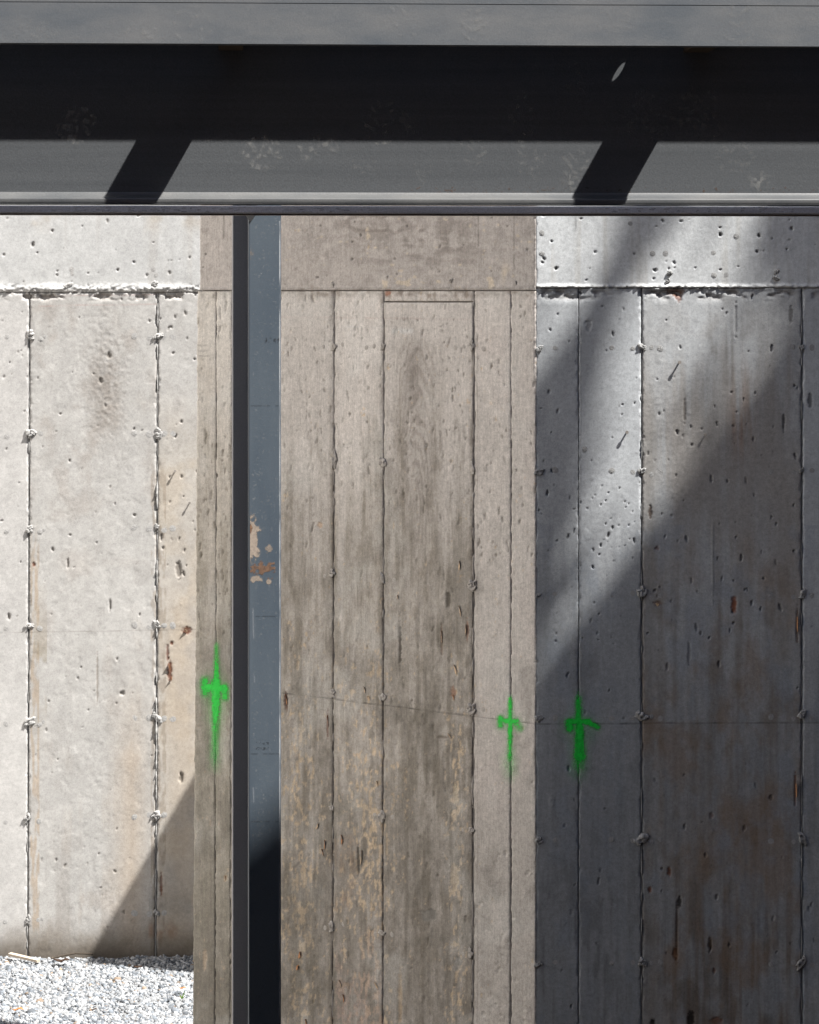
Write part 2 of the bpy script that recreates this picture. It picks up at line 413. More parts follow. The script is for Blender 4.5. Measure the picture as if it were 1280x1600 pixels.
for x, y, rx, ry, c in ((700, 936, 3.5, 12, (50, 42, 36)), (625, 1010, 2, 32, (70, 60, 50)), (730, 985, 2, 16, (160, 110, 80)),
                        (447, 1095, 3, 14, (92, 48, 30)), (512, 1132, 1.6, 20, (130, 74, 44)), (708, 1082, 4, 8, (170, 120, 84)),
                        (690, 1000, 2, 22, (150, 112, 84)), (560, 1345, 2, 22, (56, 48, 40)), (465, 1040, 2, 8, (190, 160, 120)),
                        (692, 1152, 7, 2, (120, 104, 90)), (715, 1505, 6, 9, (150, 144, 136)), (670, 1430, 11, 9, (134, 128, 120)),
                        (320, 1500, 3, 14, (200, 170, 136)), (353, 1372, 3, 5, (196, 166, 130)), (712, 1240, 4, 14, (196, 172, 134)),
                        (710, 1370, 6, 18, (190, 164, 126)), (625, 1560, 3, 40, (176, 148, 110)), (500, 820, 4, 4, (196, 160, 124))):
    RW.spot(x, y, rx, ry, -2.5, S(*c), .85)
for k in range(3):
    RW.spot(318, 540 + k * 8, 10, 1.2, 0, S(120, 110, 98), .5, 0)
RW.line(436, 1082, 838, 1131, 0.95, S(52, 46, 42), 0.85)
RW.line(300, 1066, 364, 1073, 0.9, S(70, 66, 58), 0.6)
RW.line(440, 495, 740, 499, 0.8, S(190, 140, 128), 0.35)
RW.line(540, 510, 600, 512, 0.8, S(130, 150, 170), 0.35)
for xa, yb in ((748, 386), (803, 452)):
    RW.line(xa, 195, xa, yb, 0.9, S(88, 78, 70), 0.7)
RW.line(350, 195, 350, 372, 0.9, S(90, 82, 72), .8)
RW.line(746, 470, 746, 1790, .8, S(120, 108, 100), .5)
lip = gs(Y, 452 - (X - 440) * .006, 3)
RW.H += lip * (2.5 + 3 * fbm(X / 5, Y / 4, 3, 60)); RW.blend(lip * .5, S(150, 140, 132))
blot = fbm(X / 45, Y / 70, 5, 51, .6)
RW.blend((Y > 455) * ss(.05, .75, blot) * ss(600, 1100, Y) * .35, S(112, 104, 92))
RW.blend((Y > 455) * ss(.1, .8, fbm(X / 60, Y / 90, 4, 55, .6)) * .22, S(205, 202, 196))
zn = gs(X, 668, 60) * ss(700, 860, Y) * (1 - ss(1250, 1500, Y)) + gs(X, 470, 42) * ss(730, 860, Y) + .8 * gs(X, 335, 22) * ss(780, 980, Y)
RW.blend((Y > 455) * np.clip(zn, 0, 1) * ss(-.35, .55, .7 * fbm(X / 6, Y / 120, 4, 34) + .5 * blot) * .5, S(120, 109, 92))
RW.blend((Y > 455) * (X < 600) * (1 - ss(650, 800, Y)) * ss(-.1, .6, fbm(X / 40, Y / 60, 4, 36, .6)) * .3, S(214, 207, 200))
RW.C = np.array([.99, 1.0, .985]) * np.clip((RW.C * .62 + RW.C.mean(-1, keepdims=True) * .38) * 1.06, 0, .7)

# ---- right wall raster
RR = Raster(825, 1800, 195, 1790)
X, Y = RR.X, RR.Y
big = fbm(X / 140, Y / 220, 3, 3); mid = fbm(X / 30, Y / 50, 4, 7); fine = fbm(X / 4.5, Y / 5, 3, 12)
drip = fbm(X / 11, Y / 240, 4, 29); dr2 = fbm(X / 5, Y / 90, 4, 36)
RR.C[:] = S(203, 204, 204)
RR.blend((Y < 450) * .9, S(228, 228, 226))
RR.blend((Y < 450) * ss(.1, .7, drip) * .25, S(186, 176, 160))
pan = (X > 1003) & (X < 1253) & (Y > 450)
RR.blend(pan * (.22 + .3 * ss(-.4, .5, mid + big)), S(172, 169, 165))
RR.blend(pan * ss(520, 700, Y + 90 * drip) * ss(-.6, .5, big + .5 * drip + .4 * gs(X, 1120, 90)) * .5, S(162, 150, 137))
RR.blend(pan * gs(X, 1160, 16) * gs(Y, 640, 60) * .6 * (.6 + dr2), S(168, 120, 84))
RR.blend(pan * gs(X, 1130, 55) * gs(Y, 560, 90) * ss(-.1, .8, .5 * dr2 + .6 * mid) * .6, S(124, 118, 112))
RR.blend((Y > 450) * ss(820, 1250, Y + 100 * drip) * (.5 + .2 * dr2), S(134, 134, 134))
RR.blend(pan * ss(850, 1000, Y) * ss(-.3, .7, .4 * drip + .9 * mid) * .55, S(136, 120, 104))
RR.blend((X < 1003) * ss(780, 1000, Y + 60 * drip) * .45, S(150, 152, 154))
RR.blend((Y > 450) * ss(.15, .6, fbm(X / 22, Y / 120, 4, 61)) * ss(900, 1200, Y) * .4, S(158, 162, 166))
RR.blend((Y > 450) * ss(.1, .8, .6 * dr2 + .8 * mid) * ss(1250, 1500, Y) * .35, S(100, 95, 90))
RR.blend(pan * ss(1350, 1600, Y + 80 * drip) * ss(0, .5, drip) * .5, S(118, 98, 80))
RR.blend(pan * gs(X, 1016, 12) * ss(560, 640, Y) * .45, S(150, 146, 140))
RR.C *= (1 + 0.06 * big + 0.06 * mid + 0.06 * fine)[..., None]
RR.H += 1.2 * big + 0.4 * mid + 0.18 * fine + .15 * dr2 * pan
RR.H += pan * gs(X, 1030, 70) * gs(Y, 700, 190) * .35 * fbm(X / 3.5, Y / 3.5, 3, 65)
bk = S(70, 66, 62)
holes(RR, 60, (842, 1500), (335, 442), 0.6, 2.6, (.4, 1.4), bk, .9, 7, 21)
holes(RR, 60, (842, 1000), (455, 1000), 0.6, 1.8, (1.2, 3.0), bk, .8, 5, 22)
holes(RR, 90, (1006, 1250), (455, 1000), 0.6, 1.9, (1.0, 3.5), bk, .6, 5, 23)
holes(RR, 22, (920, 1000), (770, 890), 0.6, 1.4, (.8, 2.4), bk, .9, 5, 24)
holes(RR, 110, (842, 1500), (900, 1750), 0.6, 1.7, (1.0, 3.5), S(80, 76, 72), .45, 4, 25)
holes(RR, 70, (842, 1500), (455, 1700), 2.0, 5.0, (.8, 2.0), None, 0, -0.8, 26)
for x, y, rx, ry, c, al in ((1147, 945, 4, 11, (150, 78, 34), .85), (1027, 943, 6, 4, (140, 110, 88), .8), (1246, 978, 2, 26, (110, 76, 46), .7),
                            (1243, 1234, 1.6, 24, (140, 84, 46), .8), (1110, 1475, 3, 8, (26, 22, 20), .9), (1055, 1490, 4, 9, (120, 62, 26), .85),
                            (1062, 1410, 3, 8, (40, 34, 30), .85), (1080, 1595, 5, 14, (30, 22, 18), .9), (1020, 1598, 4, 6, (30, 22, 18), .9),
                            (1046, 1362, 3, 6, (124, 72, 40), .8), (1016, 1390, 3, 4, (124, 70, 38), .8), (1112, 1274, 3, 4, (130, 84, 46), .7),
                            (1163, 1295, 2, 5, (60, 50, 44), .8), (1205, 1247, 3, 5, (50, 50, 54), .8), (1116, 1517, 2, 4, (110, 66, 40), .7),
                            (1120, 1596, 9, 6, (140, 92, 70), .7), (1058, 1450, 1.4, 40, (84, 56, 36), .7), (1055, 455, 14, 7, (110, 72, 48), .8),
                            (1060, 463, 5, 8, (120, 70, 44), .7), (1027, 857, 3, 3, (150, 100, 80), .7), (1016, 800, 3, 9, (90, 70, 56), .8),
                            (1225, 660, 2, 14, (84, 80, 76), .7), (1266, 625, 3, 12, (78, 78, 78), .7), (1236, 492, 3, 12, (110, 106, 100), .6),
                            (920, 507, 5, 7, (170, 168, 164), .5), (1070, 640, 2, 18, (110, 98, 86), .6), (1150, 500, 1.5, 26, (130, 126, 120), .4)):
    RR.spot(x, y, rx, ry, -3, S(*c), al)
RR.spot(1114, 880, 1.2, 60, 1.5, S(150, 150, 150), .4)
RR.spot(1077, 1020, 2, 16, -2, S(90, 84, 78), .6)
RR.line(838, 1131, 1560, 1128, 0.9, S(44, 44, 46), 0.8)
RR.line(900, 335, 900, 362, 0.9, S(90, 88, 84), .8)
RR.line(908, 450, 908, 1060, .8, S(120, 120, 120), .6)
lip = gs(Y, 448, 3.2)
RR.H += lip * (6 + 6 * fbm(X / 5, Y / 4, 3, 63)); RR.blend(lip * .6, S(222, 220, 214))
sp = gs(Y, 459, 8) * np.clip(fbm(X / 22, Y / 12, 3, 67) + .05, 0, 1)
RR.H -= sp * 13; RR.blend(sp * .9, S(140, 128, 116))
RR.blend(pan * ss(820, 1000, Y + 60 * mid) * ss(-.25, .6, fbm(X / 42, Y / 75, 5, 37, .62)) * .45, S(150, 122, 94))
RR.blend((Y > 820) * ss(.05, .7, fbm(X / 34, Y / 60, 5, 45, .62)) * .35, S(158, 166, 176))
RR.blend((X < 1003) * ss(900, 1050, Y) * ss(.1, .7, fbm(X / 30, Y / 80, 5, 46, .6)) * .3, S(112, 112, 112))
RR.C *= 0.68 * np.array([.97, 1.0, 1.03])

# ------------------------------------------------------------------ walls
YL, YR = 15.28, 12.05
PL = Plane((0, YL, 0), (0, -1, 0))
PW = Plane((0.476, YR, 0), (-1, -1, 0))
PR = Plane((0, YR, 0), (0, -1, 0))

def box_mesh(name, x0, x1, y0, y1, z0, z1, mat, bev=0.0):
    v = [(x, y, z) for x in (x0, x1) for y in (y0, y1) for z in (z0, z1)]
    f = [(0, 1, 3, 2), (4, 6, 7, 5), (0, 4, 5, 1), (2, 3, 7, 6), (0, 2, 6, 4), (1, 5, 7, 3)]
    return mkmesh(name, v, f, mat)

def panel(P, R, x0, x1, y0, y1, mat, parent, name='panel', step=1.5, bev=3.0, rag=0.6, seed=0, leanL=0.0, leanR=0.0, tint=1.0):
    """a cast concrete panel: relief grid with chipped, rounded borders and a 40 mm return all round"""
    nx = max(2, int(round((x1 - x0) / step)) + 1); ny = max(2, int(round((y1 - y0) / step)) + 1)
    xs = np.linspace(x0, x1, nx); ys = np.linspace(y0, y1, ny)
    xs = np.concatenate([[xs[0]], xs, [xs[-1]]]); ys = np.concatenate([[ys[0]], ys, [ys[-1]]])
    GX, GY = np.meshgrid(xs, ys)
    tv = np.clip((GY - 340) / 1260, -.2, 1.3)
    u = (GX - x0) / (x1 - x0)
    GX = GX + tv * (leanL * (1 - u) + leanR * u)
    # ragged outline
    wl = np.clip(1 - (GX - GX.min(1, keepdims=True)) / 6, 0, 1); wr = np.clip(1 - (GX.max(1, keepdims=True) - GX) / 6, 0, 1)
    GX = GX + wl * rag * np.abs(fbm(GY / 5, GY * 0 + seed, 3, 30)) * .7 - wr * rag * np.abs(fbm(GY / 5, GY * 0 + seed + 40, 3, 31)) * .7
    H, C = R.sample(GX, GY)
    dx = np.minimum(GX - GX.min(1, keepdims=True), GX.max(1, keepdims=True) - GX); dy = np.minimum(GY - y0, y1 - GY)
    d = np.minimum(dx, dy)
    chip = 1 + 1.3 * fbm(GX / 9, GY / 9, 3, 35 + seed % 5)
    H = H - bev * np.clip(1 - d / (2.2 * np.clip(chip, .3, 3)), 0, 1) ** 1.5 * chip
    H[0, :] = H[-1, :] = -24; H[:, 0] = H[:, -1] = -24
    V = P.pt(GX, GY, H).reshape(-1, 3)
    m, n = GX.shape
    idx = np.arange(m * n).reshape(m, n)
    Fq = np.stack([idx[1:, :-1], idx[1:, 1:], idx[:-1, 1:], idx[:-1, :-1]], -1).reshape(-1, 4)
    me = mkmesh(name, V, Fq, mat, True)
    setcol(me, C.reshape(-1, 3) * tint)
    return obj(name, me, parent)

def fin(P, x, y0, y1, mat, parent, amp=9, width=2.2, seed=0, bias=0.0, dx=0.0):
    """ragged ridge of grout squeezed out of a form joint"""
    ys = np.arange(y0, y1, 2.2); n = len(ys)
    tv = (ys - 340) / 1260
    pr = np.clip(fbm(ys / 26, ys * 0 + seed, 4, 41) + bias, -0.25, 1.4)
    jag = 1 + .5 * vn(ys / 3, ys * 0 + seed, 42)
    h = np.where(pr > 0, pr * amp * jag, -5)
    w = width * (.6 + .6 * np.clip(pr, 0, 1)) * (.8 + .4 * vn(ys / 8, ys * 0 + seed + 5, 43))
    xo = x + dx * tv + .3 * fbm(ys / 18, ys * 0 + seed, 3, 44)
    a = P.pt(xo - w, ys, np.full(n, -10.0)); b = P.pt(xo - w * .35, ys, h); c = P.pt(xo + w * .3, ys, h * .8); d = P.pt(xo + w, ys, np.full(n, -10.0))
    V = np.stack([a, b, c, d], 1).reshape(-1, 3)
    i = np.arange(n - 1)[:, None] * 4
    Fq = np.concatenate([np.concatenate([i + k, i + k + 4, i + k + 5, i + k + 1], 1) for k in range(3)])
    return obj('fin', mkmesh('fin', V, Fq, mat, False), parent)

def ico(sub=2):
    t = (1 + 5 ** .5) / 2
    v = np.array([(-1, t, 0), (1, t, 0), (-1, -t, 0), (1, -t, 0), (0, -1, t), (0, 1, t), (0, -1, -t), (0, 1, -t), (t, 0, -1), (t, 0, 1), (-t, 0, -1), (-t, 0, 1)], float)
    v /= np.linalg.norm(v[0])
    f = [(0, 11, 5), (0, 5, 1), (0, 1, 7), (0, 7, 10), (0, 10, 11), (1, 5, 9), (5, 11, 4), (11, 10, 2), (10, 7, 6), (7, 1, 8),
         (3, 9, 4), (3, 4, 2), (3, 2, 6), (3, 6, 8), (3, 8, 9), (4, 9, 5), (2, 4, 11), (6, 2, 10), (8, 6, 7), (9, 8, 1)]
    v = [tuple(p) for p in v]
    for _ in range(sub - 1):
        mp = {}; nf = []
        def md(a, b):
            k = (min(a, b), max(a, b))
            if k not in mp:
                p = np.array(v[a]) + np.array(v[b]); p /= np.linalg.norm(p); v.append(tuple(p)); mp[k] = len(v) - 1
            return mp[k]
        for a, b, c in f:
            ab, bc, ca = md(a, b), md(b, c), md(c, a)
            nf += [(a, ab, ca), (b, bc, ab), (c, ca, bc), (ab, bc, ca)]
        f = nf
    return np.array(v), np.array(f)

def scar_mesh(seed, mat):
    g = np.random.default_rng(seed)
    v, f = ico(3)
    V = []; Fs = []
    base = 0
    for k in range(4):
        p = v.copy()
        n = 1 + .75 * fbm(p[:, 0] * 1.9 + 9 * k + seed, p[:, 1] * 1.9 + p[:, 2] * 1.7, 3, 3 + k, .65)
        sz = (15, 11, 10) if k == 0 else (g.uniform(5, 9), g.uniform(4, 8), g.uniform(6, 10))
        p = p * n[:, None] * np.array(sz)
        if k == 0:
            p[:, 2] -= 12 * np.clip(1 - np.hypot(p[:, 0] - g.uniform(-6, 6), p[:, 1] - g.uniform(-5, 5)) / 6, 0, 1) * (p[:, 2] > 0)
        else:
            an = g.uniform(0, 6.28); p[:, 0] += math.cos(an) * 15; p[:, 1] += math.sin(an) * 10
        V.append(p); Fs.append(f + base); base += len(p)
    return mkmesh('tie_scar', np.concatenate(V) / 1000, np.concatenate(Fs), mat, False)

def plug_mesh(mat, seed):
    g = np.random.default_rng(seed)
    prof = [(0, 1.2), (8, 1.6), (11, 1.2), (12.5, 0.2), (13.5, 1.2), (15, 1.0), (16.5, -3)]
    n = 16; V = [(0, 0, 1.6)]; Fs = []
    for r, h in prof[1:]:
        for k in range(n):
            a = 6.2832 * k / n; rr = r * (1 + .06 * math.sin(2 * a + seed) + g.uniform(-.04, .04))
            V.append((rr * math.cos(a), rr * math.sin(a) * 1.12, h + g.uniform(-.5, .5)))
    for k in range(n): Fs.append((0, 1 + k, 1 + (k + 1) % n))
    for j in range(len(prof) - 2):
        for k in range(n):
            a = 1 + j * n + k; b = 1 + j * n + (k + 1) % n
            Fs.append((a, a + n, b + n, b))
    return mkmesh('plug', np.array(V) / 1000, Fs, mat, True)

scars = {}; plugs = {}
for key, mt in (('L', M_scarL), ('W', M_scarW), ('R', M_scarR)):
    scars[key] = [scar_mesh(s * 7 + 3, mt) for s in range(5)]
    plugs[key] = [plug_mesh(mt, s) for s in range(3)]
def tie(P, R, key, x, y, parent, sc=1.0, depth=2.0):
    k = random.randrange(5)
    sc *= random.uniform(.6, 1.1)
    M = P.frame(x + random.uniform(-1, 1), y + random.uniform(-2, 2), depth, random.uniform(0, 6.28)) @ Matrix.Diagonal((sc * random.uniform(.8, 1.25), sc * random.uniform(.8, 1.1), sc * random.uniform(.35, .75), 1))
    return place('tie_scar', scars[key][k], M, parent)
def plug(P, R, key, x, y, parent, sc=1.0):
    h = float(R.sample(np.array([x * 1.0]), np.array([y * 1.0]))[0][0])
    M = P.frame(x, y, h, random.uniform(0, 6.28)) @ Matrix.Diagonal((sc * random.uniform(.8, 1.1), sc * random.uniform(.8, 1.1), random.uniform(.15, .75), 1))
    return place('plug', plugs[key][random.randrange(3)], M, parent)

# ---- left wall
WL = empty('retaining_wall', (-1.5, YL, 0))
tag(WL, 'sunlit pale concrete wall behind the gravel, at the left', 'wall')
obj('wall_core', box_mesh('wall_core', -3.0, 0.49, YL + 0.014, YL + 0.35, -0.3, 4.0, M_core), WL)
panel(PL, RL, -300, 560, 198, 456.5, M_left, WL, 'upper_band', 1.5, 2, 0.2, 1)
for i, (a, b, st) in enumerate(((-300, -153.5, 4), (-152, 45.6, 1.5), (47.8, 245.6, 1.5), (248.2, 330, 1.5), (330.2, 560, 4))):
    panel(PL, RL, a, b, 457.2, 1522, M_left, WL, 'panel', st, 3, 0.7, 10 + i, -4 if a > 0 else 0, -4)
fin(PL, 246.9, 458, 1500, M_scarL, WL, 11, 2.0, 3, -.12, -4)
fin(PL, 46.7, 458, 1500, M_scarL, WL, 5, 1.2, 8, -.4, -5)
for k, y in enumerate((525, 677, 827, 980, 1127, 1280, 1435)):
    tie(PL, RL, 'L', 48 - k * .8, y, WL, 1.35)
    for x in (11 - k * .5, 64 - k * .6): plug(PL, RL, 'L', x, y + random.uniform(0, 6), WL, .8)
    if k % 2 == 0: plug(PL, RL, 'L', 70 - k * .6, y + 1, WL, .6)
    y2 = y - k * 1.3
    tie(PL, RL, 'L', 247 - k * .5, y2, WL, 1.45)
    for x in (210, 233.5, 256.5): plug(PL, RL, 'L', x, y2 + random.uniform(-1, 4), WL, .95)
    if k < 5: plug(PL, RL, 'L', 270, y2 + random.uniform(-1, 2), WL, .95)
for x, y in ((108, 444), (241, 443), (244, 448)): tie(PL, RL, 'L', x, y, WL, .9)
for x, y in ((113, 428), (240, 420), (244, 430), (112, 421)): plug(PL, RL, 'L', x, y, WL, .75)

# ---- wing wall
WW = empty('retaining_wall', (-0.2, 12.75, 0))
tag(WW, 'brown-grey board-marked concrete wall in shade, set obliquely between the sunlit wall and the dark one', 'wall')
q = [(0.476 + .012, YR + .012), (-0.880, 13.421 + .013), (-0.872, 13.421 + .021), (0.476 + .14, YR + .14)]
v = [(x, y, z) for z in (-.3, 3.9) for x, y in q]
obj('wall_core', mkmesh('wall_core', v, [(3, 2, 1, 0), (4, 5, 6, 7), (0, 1, 5, 4), (1, 2, 6, 5), (2, 3, 7, 6), (3, 0, 4, 7)], M_core), WW)
panel(PW, RW, 312.5, 836.4, 198, 453.5, M_wing, WW, 'upper_band', 1.5, 1.2, .35, 2)
xs = [(309, 337.9), (338.5, 362), (362.3, 438), (438.2, 521.4), (523.0, 599.2), (600.8, 739.3), (741.8, 798.0), (798.6, 836.4)]
for i, (a, b) in enumerate(xs):
    y0 = 454.8
    if a == 600.8:
        panel(PW, RW, a, b, y0, 470.5, M_wing, WW, 'filler_strip', 1.5, 2, .5, 33)
        y0 = 472.6
    panel(PW, RW, a, b, y0, 1786, M_wing, WW, 'panel', 1.5, 2.6, .6, 40 + i, -8 if i == 0 else (-2.5 if b < 610 else -2 if b < 800 else 0), -2.5 if b < 610 else (-2 if b < 800 else 0), (1.0, 1.03, 1.0, .95, 1.05, .97, 1.03, .98)[i])
fin(PW, 522.2, 456, 1640, M_scarW, WW, 4, 1.2, 13, -.35, -2.5)
fin(PW, 600.0, 456, 1640, M_scarW, WW, 4, 1.2, 15, -.35, -2.5)
fin(PW, 740.5, 456, 1640, M_scarW, WW, 5, 1.7, 17, -.2, -2.5)
for x, ys in ((522, (540, 718, 899, 1083, 1262, 1447)), (600, (541, 722, 905, 1090, 1275, 1460)), (739, (543, 730, 917, 1110, 1297, 1490))):
    for k, y in enumerate(ys):
        tie(PW, RW, 'W', x - k * .5, y, WW, 1.35)
        for dx in (-15, 14): 
            if random.random() < .8: plug(PW, RW, 'W', x + dx + random.uniform(-2, 2), y + random.uniform(-3, 3), WW, .65)
for x, y in ((606, 430), (705, 440), (520, 445), (806, 442)): tie(PW, RW, 'W', x, y, WW, .55)
for x, y in ((702, 416), (703, 425), (573, 543), (712, 543), (756, 545), (575, 725), (712, 728), (758, 733), (571, 905), (806, 918)): plug(PW, RW, 'W', x, y, WW, .65)

# ---- right wall
WR = empty('retaining_wall', (1.6, YR, 0))
tag(WR, 'grey concrete wall at the right, sunlit at its top and dark with shade below', 'wall')
obj('wall_core', box_mesh('wall_core', 0.49, 3.9, YR + 0.014, YR + 0.33, -0.3, 3.95, M_core), WR)
panel(PR, RR, 837.6, 1330, 198, 449.4, M_right, WR, 'upper_band', 1.5, 1.5, .4, 3)
for i, (a, b, st) in enumerate(((837.6, 904.0, 1.5), (904.7, 1001.8, 1.5), (1004.0, 1252.2, 1.5), (1254.4, 1310, 1.5), (1310.2, 1504, 4), (1506, 1755, 5))):
    panel(PR, RR, a, b, 450.6, 1776, M_right, WR, 'panel', st, 2.6, .7, 60 + i)
panel(PR, RR, 1330.3, 1800, 198, 449.4, M_right, WR, 'upper_band', 4, 1.5, .4, 4)
fin(PR, 1002.9, 452, 1700, M_scarR, WR, 6, 1.5, 23, -.3)
fin(PR, 1253.3, 452, 1700, M_scarR, WR, 5, 1.4, 25, -.3)
for k in range(7):
    y = 543 + 192.3 * k
    tie(PR, RR, 'R', 1003, y, WR, 1.15); tie(PR, RR, 'R', 1253.5, y - 1, WR, 1.15)
    tie(PR, RR, 'R', 841, y + 2, WR, .8)
    for x in (868, 956, 1032, 1205, 1269): plug(PR, RR, 'R', x, y + random.uniform(-1, 4), WR, .7)
    for x in (989, 1018, 1240): plug(PR, RR, 'R', x, y + random.uniform(-1, 6), WR, .6)
for x, y in ((1043, 440), (1046, 425), (1212, 436), (1214, 425)): tie(PR, RR, 'R', x, y, WR, .7)
for x, y in ((847, 364), (985, 349), (1040, 396), (1020, 396), (1151, 369), (1115, 395), (1116, 430), (1135, 430), (914, 702), (1205, 545), (847, 396)): plug(PR, RR, 'R', x, y, WR, .65)

# hidden return behind the oblique wall (its top edge throws the slanted shadow on the left wall)
WB = empty('return_wall', (0.7, 14.3, 0))
tag(WB, 'low concrete return hidden behind the oblique wall', 'wall')
obj('wall_core', box_mesh('wall_core', 0.50, 0.75, 14.1, YL + .02, -0.3, CAMZ + 0.33, M_core), WB)

# ------------------------------------------------------------------ ground
def plain_ground():
    m, nt, b, o = newmat('damp_soil')
    n1 = noise(nt, 30, 6, 0.7)
    c = ramp(nt, n1, [(0.3, (0.025, 0.022, 0.02)), (0.5, (0.04, 0.037, 0.033)), (0.7, (0.055, 0.05, 0.045))])
    nt.links.new(c, b.inputs['Base Color']); b.inputs['Roughness'].default_value = 0.95
    bump(nt, b, n1, 0.8, 0.02)
    return m
g = obj('ground', mkmesh('ground', [(-300, -300, 0), (300, -300, 0), (300, 300, 0), (-300, 300, 0)], [(0, 1, 2, 3)], plain_ground()))
tag(g, kind='structure')

gb = obj('gravel_bed', mkmesh('gravel_bed', [(-4.4, 10.8, .004), (.49, 10.8, .004), (.49, YL + .02, .004), (-4.4, YL + .02, .004)], [(0, 1, 2, 3)], concrete_plain('gravel_fines', (.16, .157, .153), .45, 70)))
tag(gb, kind='structure')
def gravel(n, xr, yr, s0, s1, seed, zr=(0.0, 0.012)):
    gg = np.random.default_rng(seed)
    v, f = ico(1)
    cx = gg.uniform(*xr, n); cy = gg.uniform(*yr, n)
    keep = (cx + cy > 12.526 + .22) | (cx + cy < 12.526 - .03) | (cx < -.95)
    cx = cx[keep]; cy = cy[keep]; n = len(cx)
    s = s0 + (s1 - s0) * gg.random(n) ** 2.5
    ax = gg.uniform(.55, 1.25, (n, 3))
    P_ = v[None] * (1 + gg.uniform(-.28, .28, (n, 12, 1))) * ax[:, None] * s[:, None, None]
    qn = gg.normal(size=(n, 4)); qn /= np.linalg.norm(qn, axis=1, keepdims=True)
    w, x, y, z = qn.T
    Rm = np.stack([1 - 2 * (y * y + z * z), 2 * (x * y - z * w), 2 * (x * z + y * w), 2 * (x * y + z * w), 1 - 2 * (x * x + z * z), 2 * (y * z - x * w),
                   2 * (x * z - y * w), 2 * (y * z + x * w), 1 - 2 * (x * x + y * y)], -1).reshape(n, 3, 3)
    P_ = np.einsum('nij,nkj->nki', Rm, P_)
    zz = gg.uniform(*zr, n) + .006 * fbm(cx * 4, cy * 4, 3, 4)
    P_ += np.stack([cx, cy, zz], -1)[:, None]
    col = np.empty((n, 3)); t = gg.random(n); val = gg.uniform(.17, .36, n)
    col[:] = val[:, None] * np.array([.97, 1.0, 1.03])
    bl = t < .33; col[bl] = (gg.uniform(.07, .19, bl.sum())[:, None]) * np.array([.90, 1.0, 1.12])
    br = t > .98; col[br] = gg.uniform(.10, .24, br.sum())[:, None] * np.array([1.25, .95, .7])
    V = P_.reshape(-1, 3); Fs = (f[None] + (np.arange(n) * 12)[:, None, None]).reshape(-1, 3)
    return V, Fs, np.repeat(col, 12, 0)
m_st, nt, b, o_ = newmat('gravel_stone')
a = N(nt, 'ShaderNodeAttribute'); a.attribute_name = 'col'
n1 = noise(nt, 150, 4)
c = mul(nt, a.outputs['Color'], ramp(nt, n1, [(.3, g3(.75)), (.7, g3(1.15))]))
nt.links.new(c, b.inputs['Base Color']); b.inputs['Roughness'].default_value = .85
parts = [gravel(50000, (-2.3, -0.4), (13.5, 15.27), .0042, .0135, 1), gravel(7000, (-4.2, 0.45), (11.0, 15.27), .009, .024, 2, (-.006, .006)), gravel(260, (-2.4, -.5), (13.4, 15.25), .016, .027, 3, (.0, .01))]
V = np.concatenate([p[0] for p in parts]); off = 0; Fl = []
for p in parts: Fl.append(p[1] + off); off += len(p[0])
me = mkmesh('gravel', V, np.concatenate(Fl), m_st); setcol(me, np.concatenate([p[2] for p in parts]))
tag(obj('gravel', me), 'loose pale grey gravel at the foot of the sunlit wall', 'gravel', kind='stuff')

# ------------------------------------------------------------------ steel beam
YB = 7.8
yaw = math.atan(0.117 / 2.02)                 # left end slightly nearer
bx = Vector((math.cos(yaw), math.sin(yaw), 0)); bn = Vector((bx.y, -bx.x, 0))   # bn towards the camera
PB = Plane((0, YB, 0), tuple(bn))
def zb(py, d=0.0): return CAMZ + (HZ - py) * (YB - d) / F
SYB = (SX * bn.x - SY * bn.y); SXB = (SX * bx.x - SY * bx.y)
BE = empty('steel_beam', (0, YB, zb(335)))
tag(BE, 'dark grey steel beam spanning the top of the picture', 'beam')
def bw(x, d, z): p = Vector((0, YB, 0)) + bx * x + bn * d; return (p.x, p.y, z)
def extr(name, prof, mat, x0=-2.6, x1=2.6, smooth=False, parent=BE, seg=1, wob=0):
    """extrudes a closed (d, z) profile along the beam"""
    n = len(prof); V = []; xs = np.linspace(x0, x1, seg + 1)
    for i, x in enumerate(xs):
        for j, (d, z) in enumerate(prof):
            w = wob * float(fbm(np.array([x * 3.1]), np.array([j * .0 + 1.0]), 3, 7)[0])
            V.append(bw(x, d + w, z + w * .6))
    Fs = []
    for i in range(seg):
        for j in range(n):
            a, b = i * n + j, i * n + (j + 1) % n
            Fs.append((a, b, b + n, a + n))
    Fs.append(tuple(range(n - 1, -1, -1))); Fs.append(tuple(range(seg * n, seg * n + n)))
    me = mkmesh(name, V, Fs, mat, smooth)
    return obj(name, me, parent)
ztop = CAMZ + .733
zweb0 = zb(318)
extr('web', [(0, zweb0 - .004), (-.012, zweb0 - .004), (-.012, ztop + .001), (0, ztop + .001)], M_beam)
# rounded bottom flange
zf = lambda py, d: zb(py, d)
prof = [(-.05, zf(319.3, .036)), (.0355, zf(319.3, .036)), (.0375, zf(318.2, .038)), (.038, zf(316.5, .038)), (.038, zf(311.8, .038)), (.0372, zf(310.4, .037)), (.0350, zf(309.5, .035)),
        (.027, zf(308.9, .027)), (.018, zf(307.9, .018)), (.011, zf(306.4, .011)), (.006, zf(304.6, .006)), (.0025, zf(302.6, 0)), (.0004, zf(300.8, 0)), (-.05, zf(300.8, 0))]
ob = extr('bottom_flange', prof, M_flange, seg=60, wob=.0006)
for p in ob.data.polygons:
    if len(p.vertices) == 4: p.use_smooth = True
ob.data.set_sharp_from_angle(angle=math.radians(50))
zp1, zp0 = zb(321.6, .044), zb(334, .044)
prof = [(-.16, zp0), (.041, zp0), (.044, zp0 + .003), (.044, zp1 - .003), (.041, zp1), (-.16, zp1)]
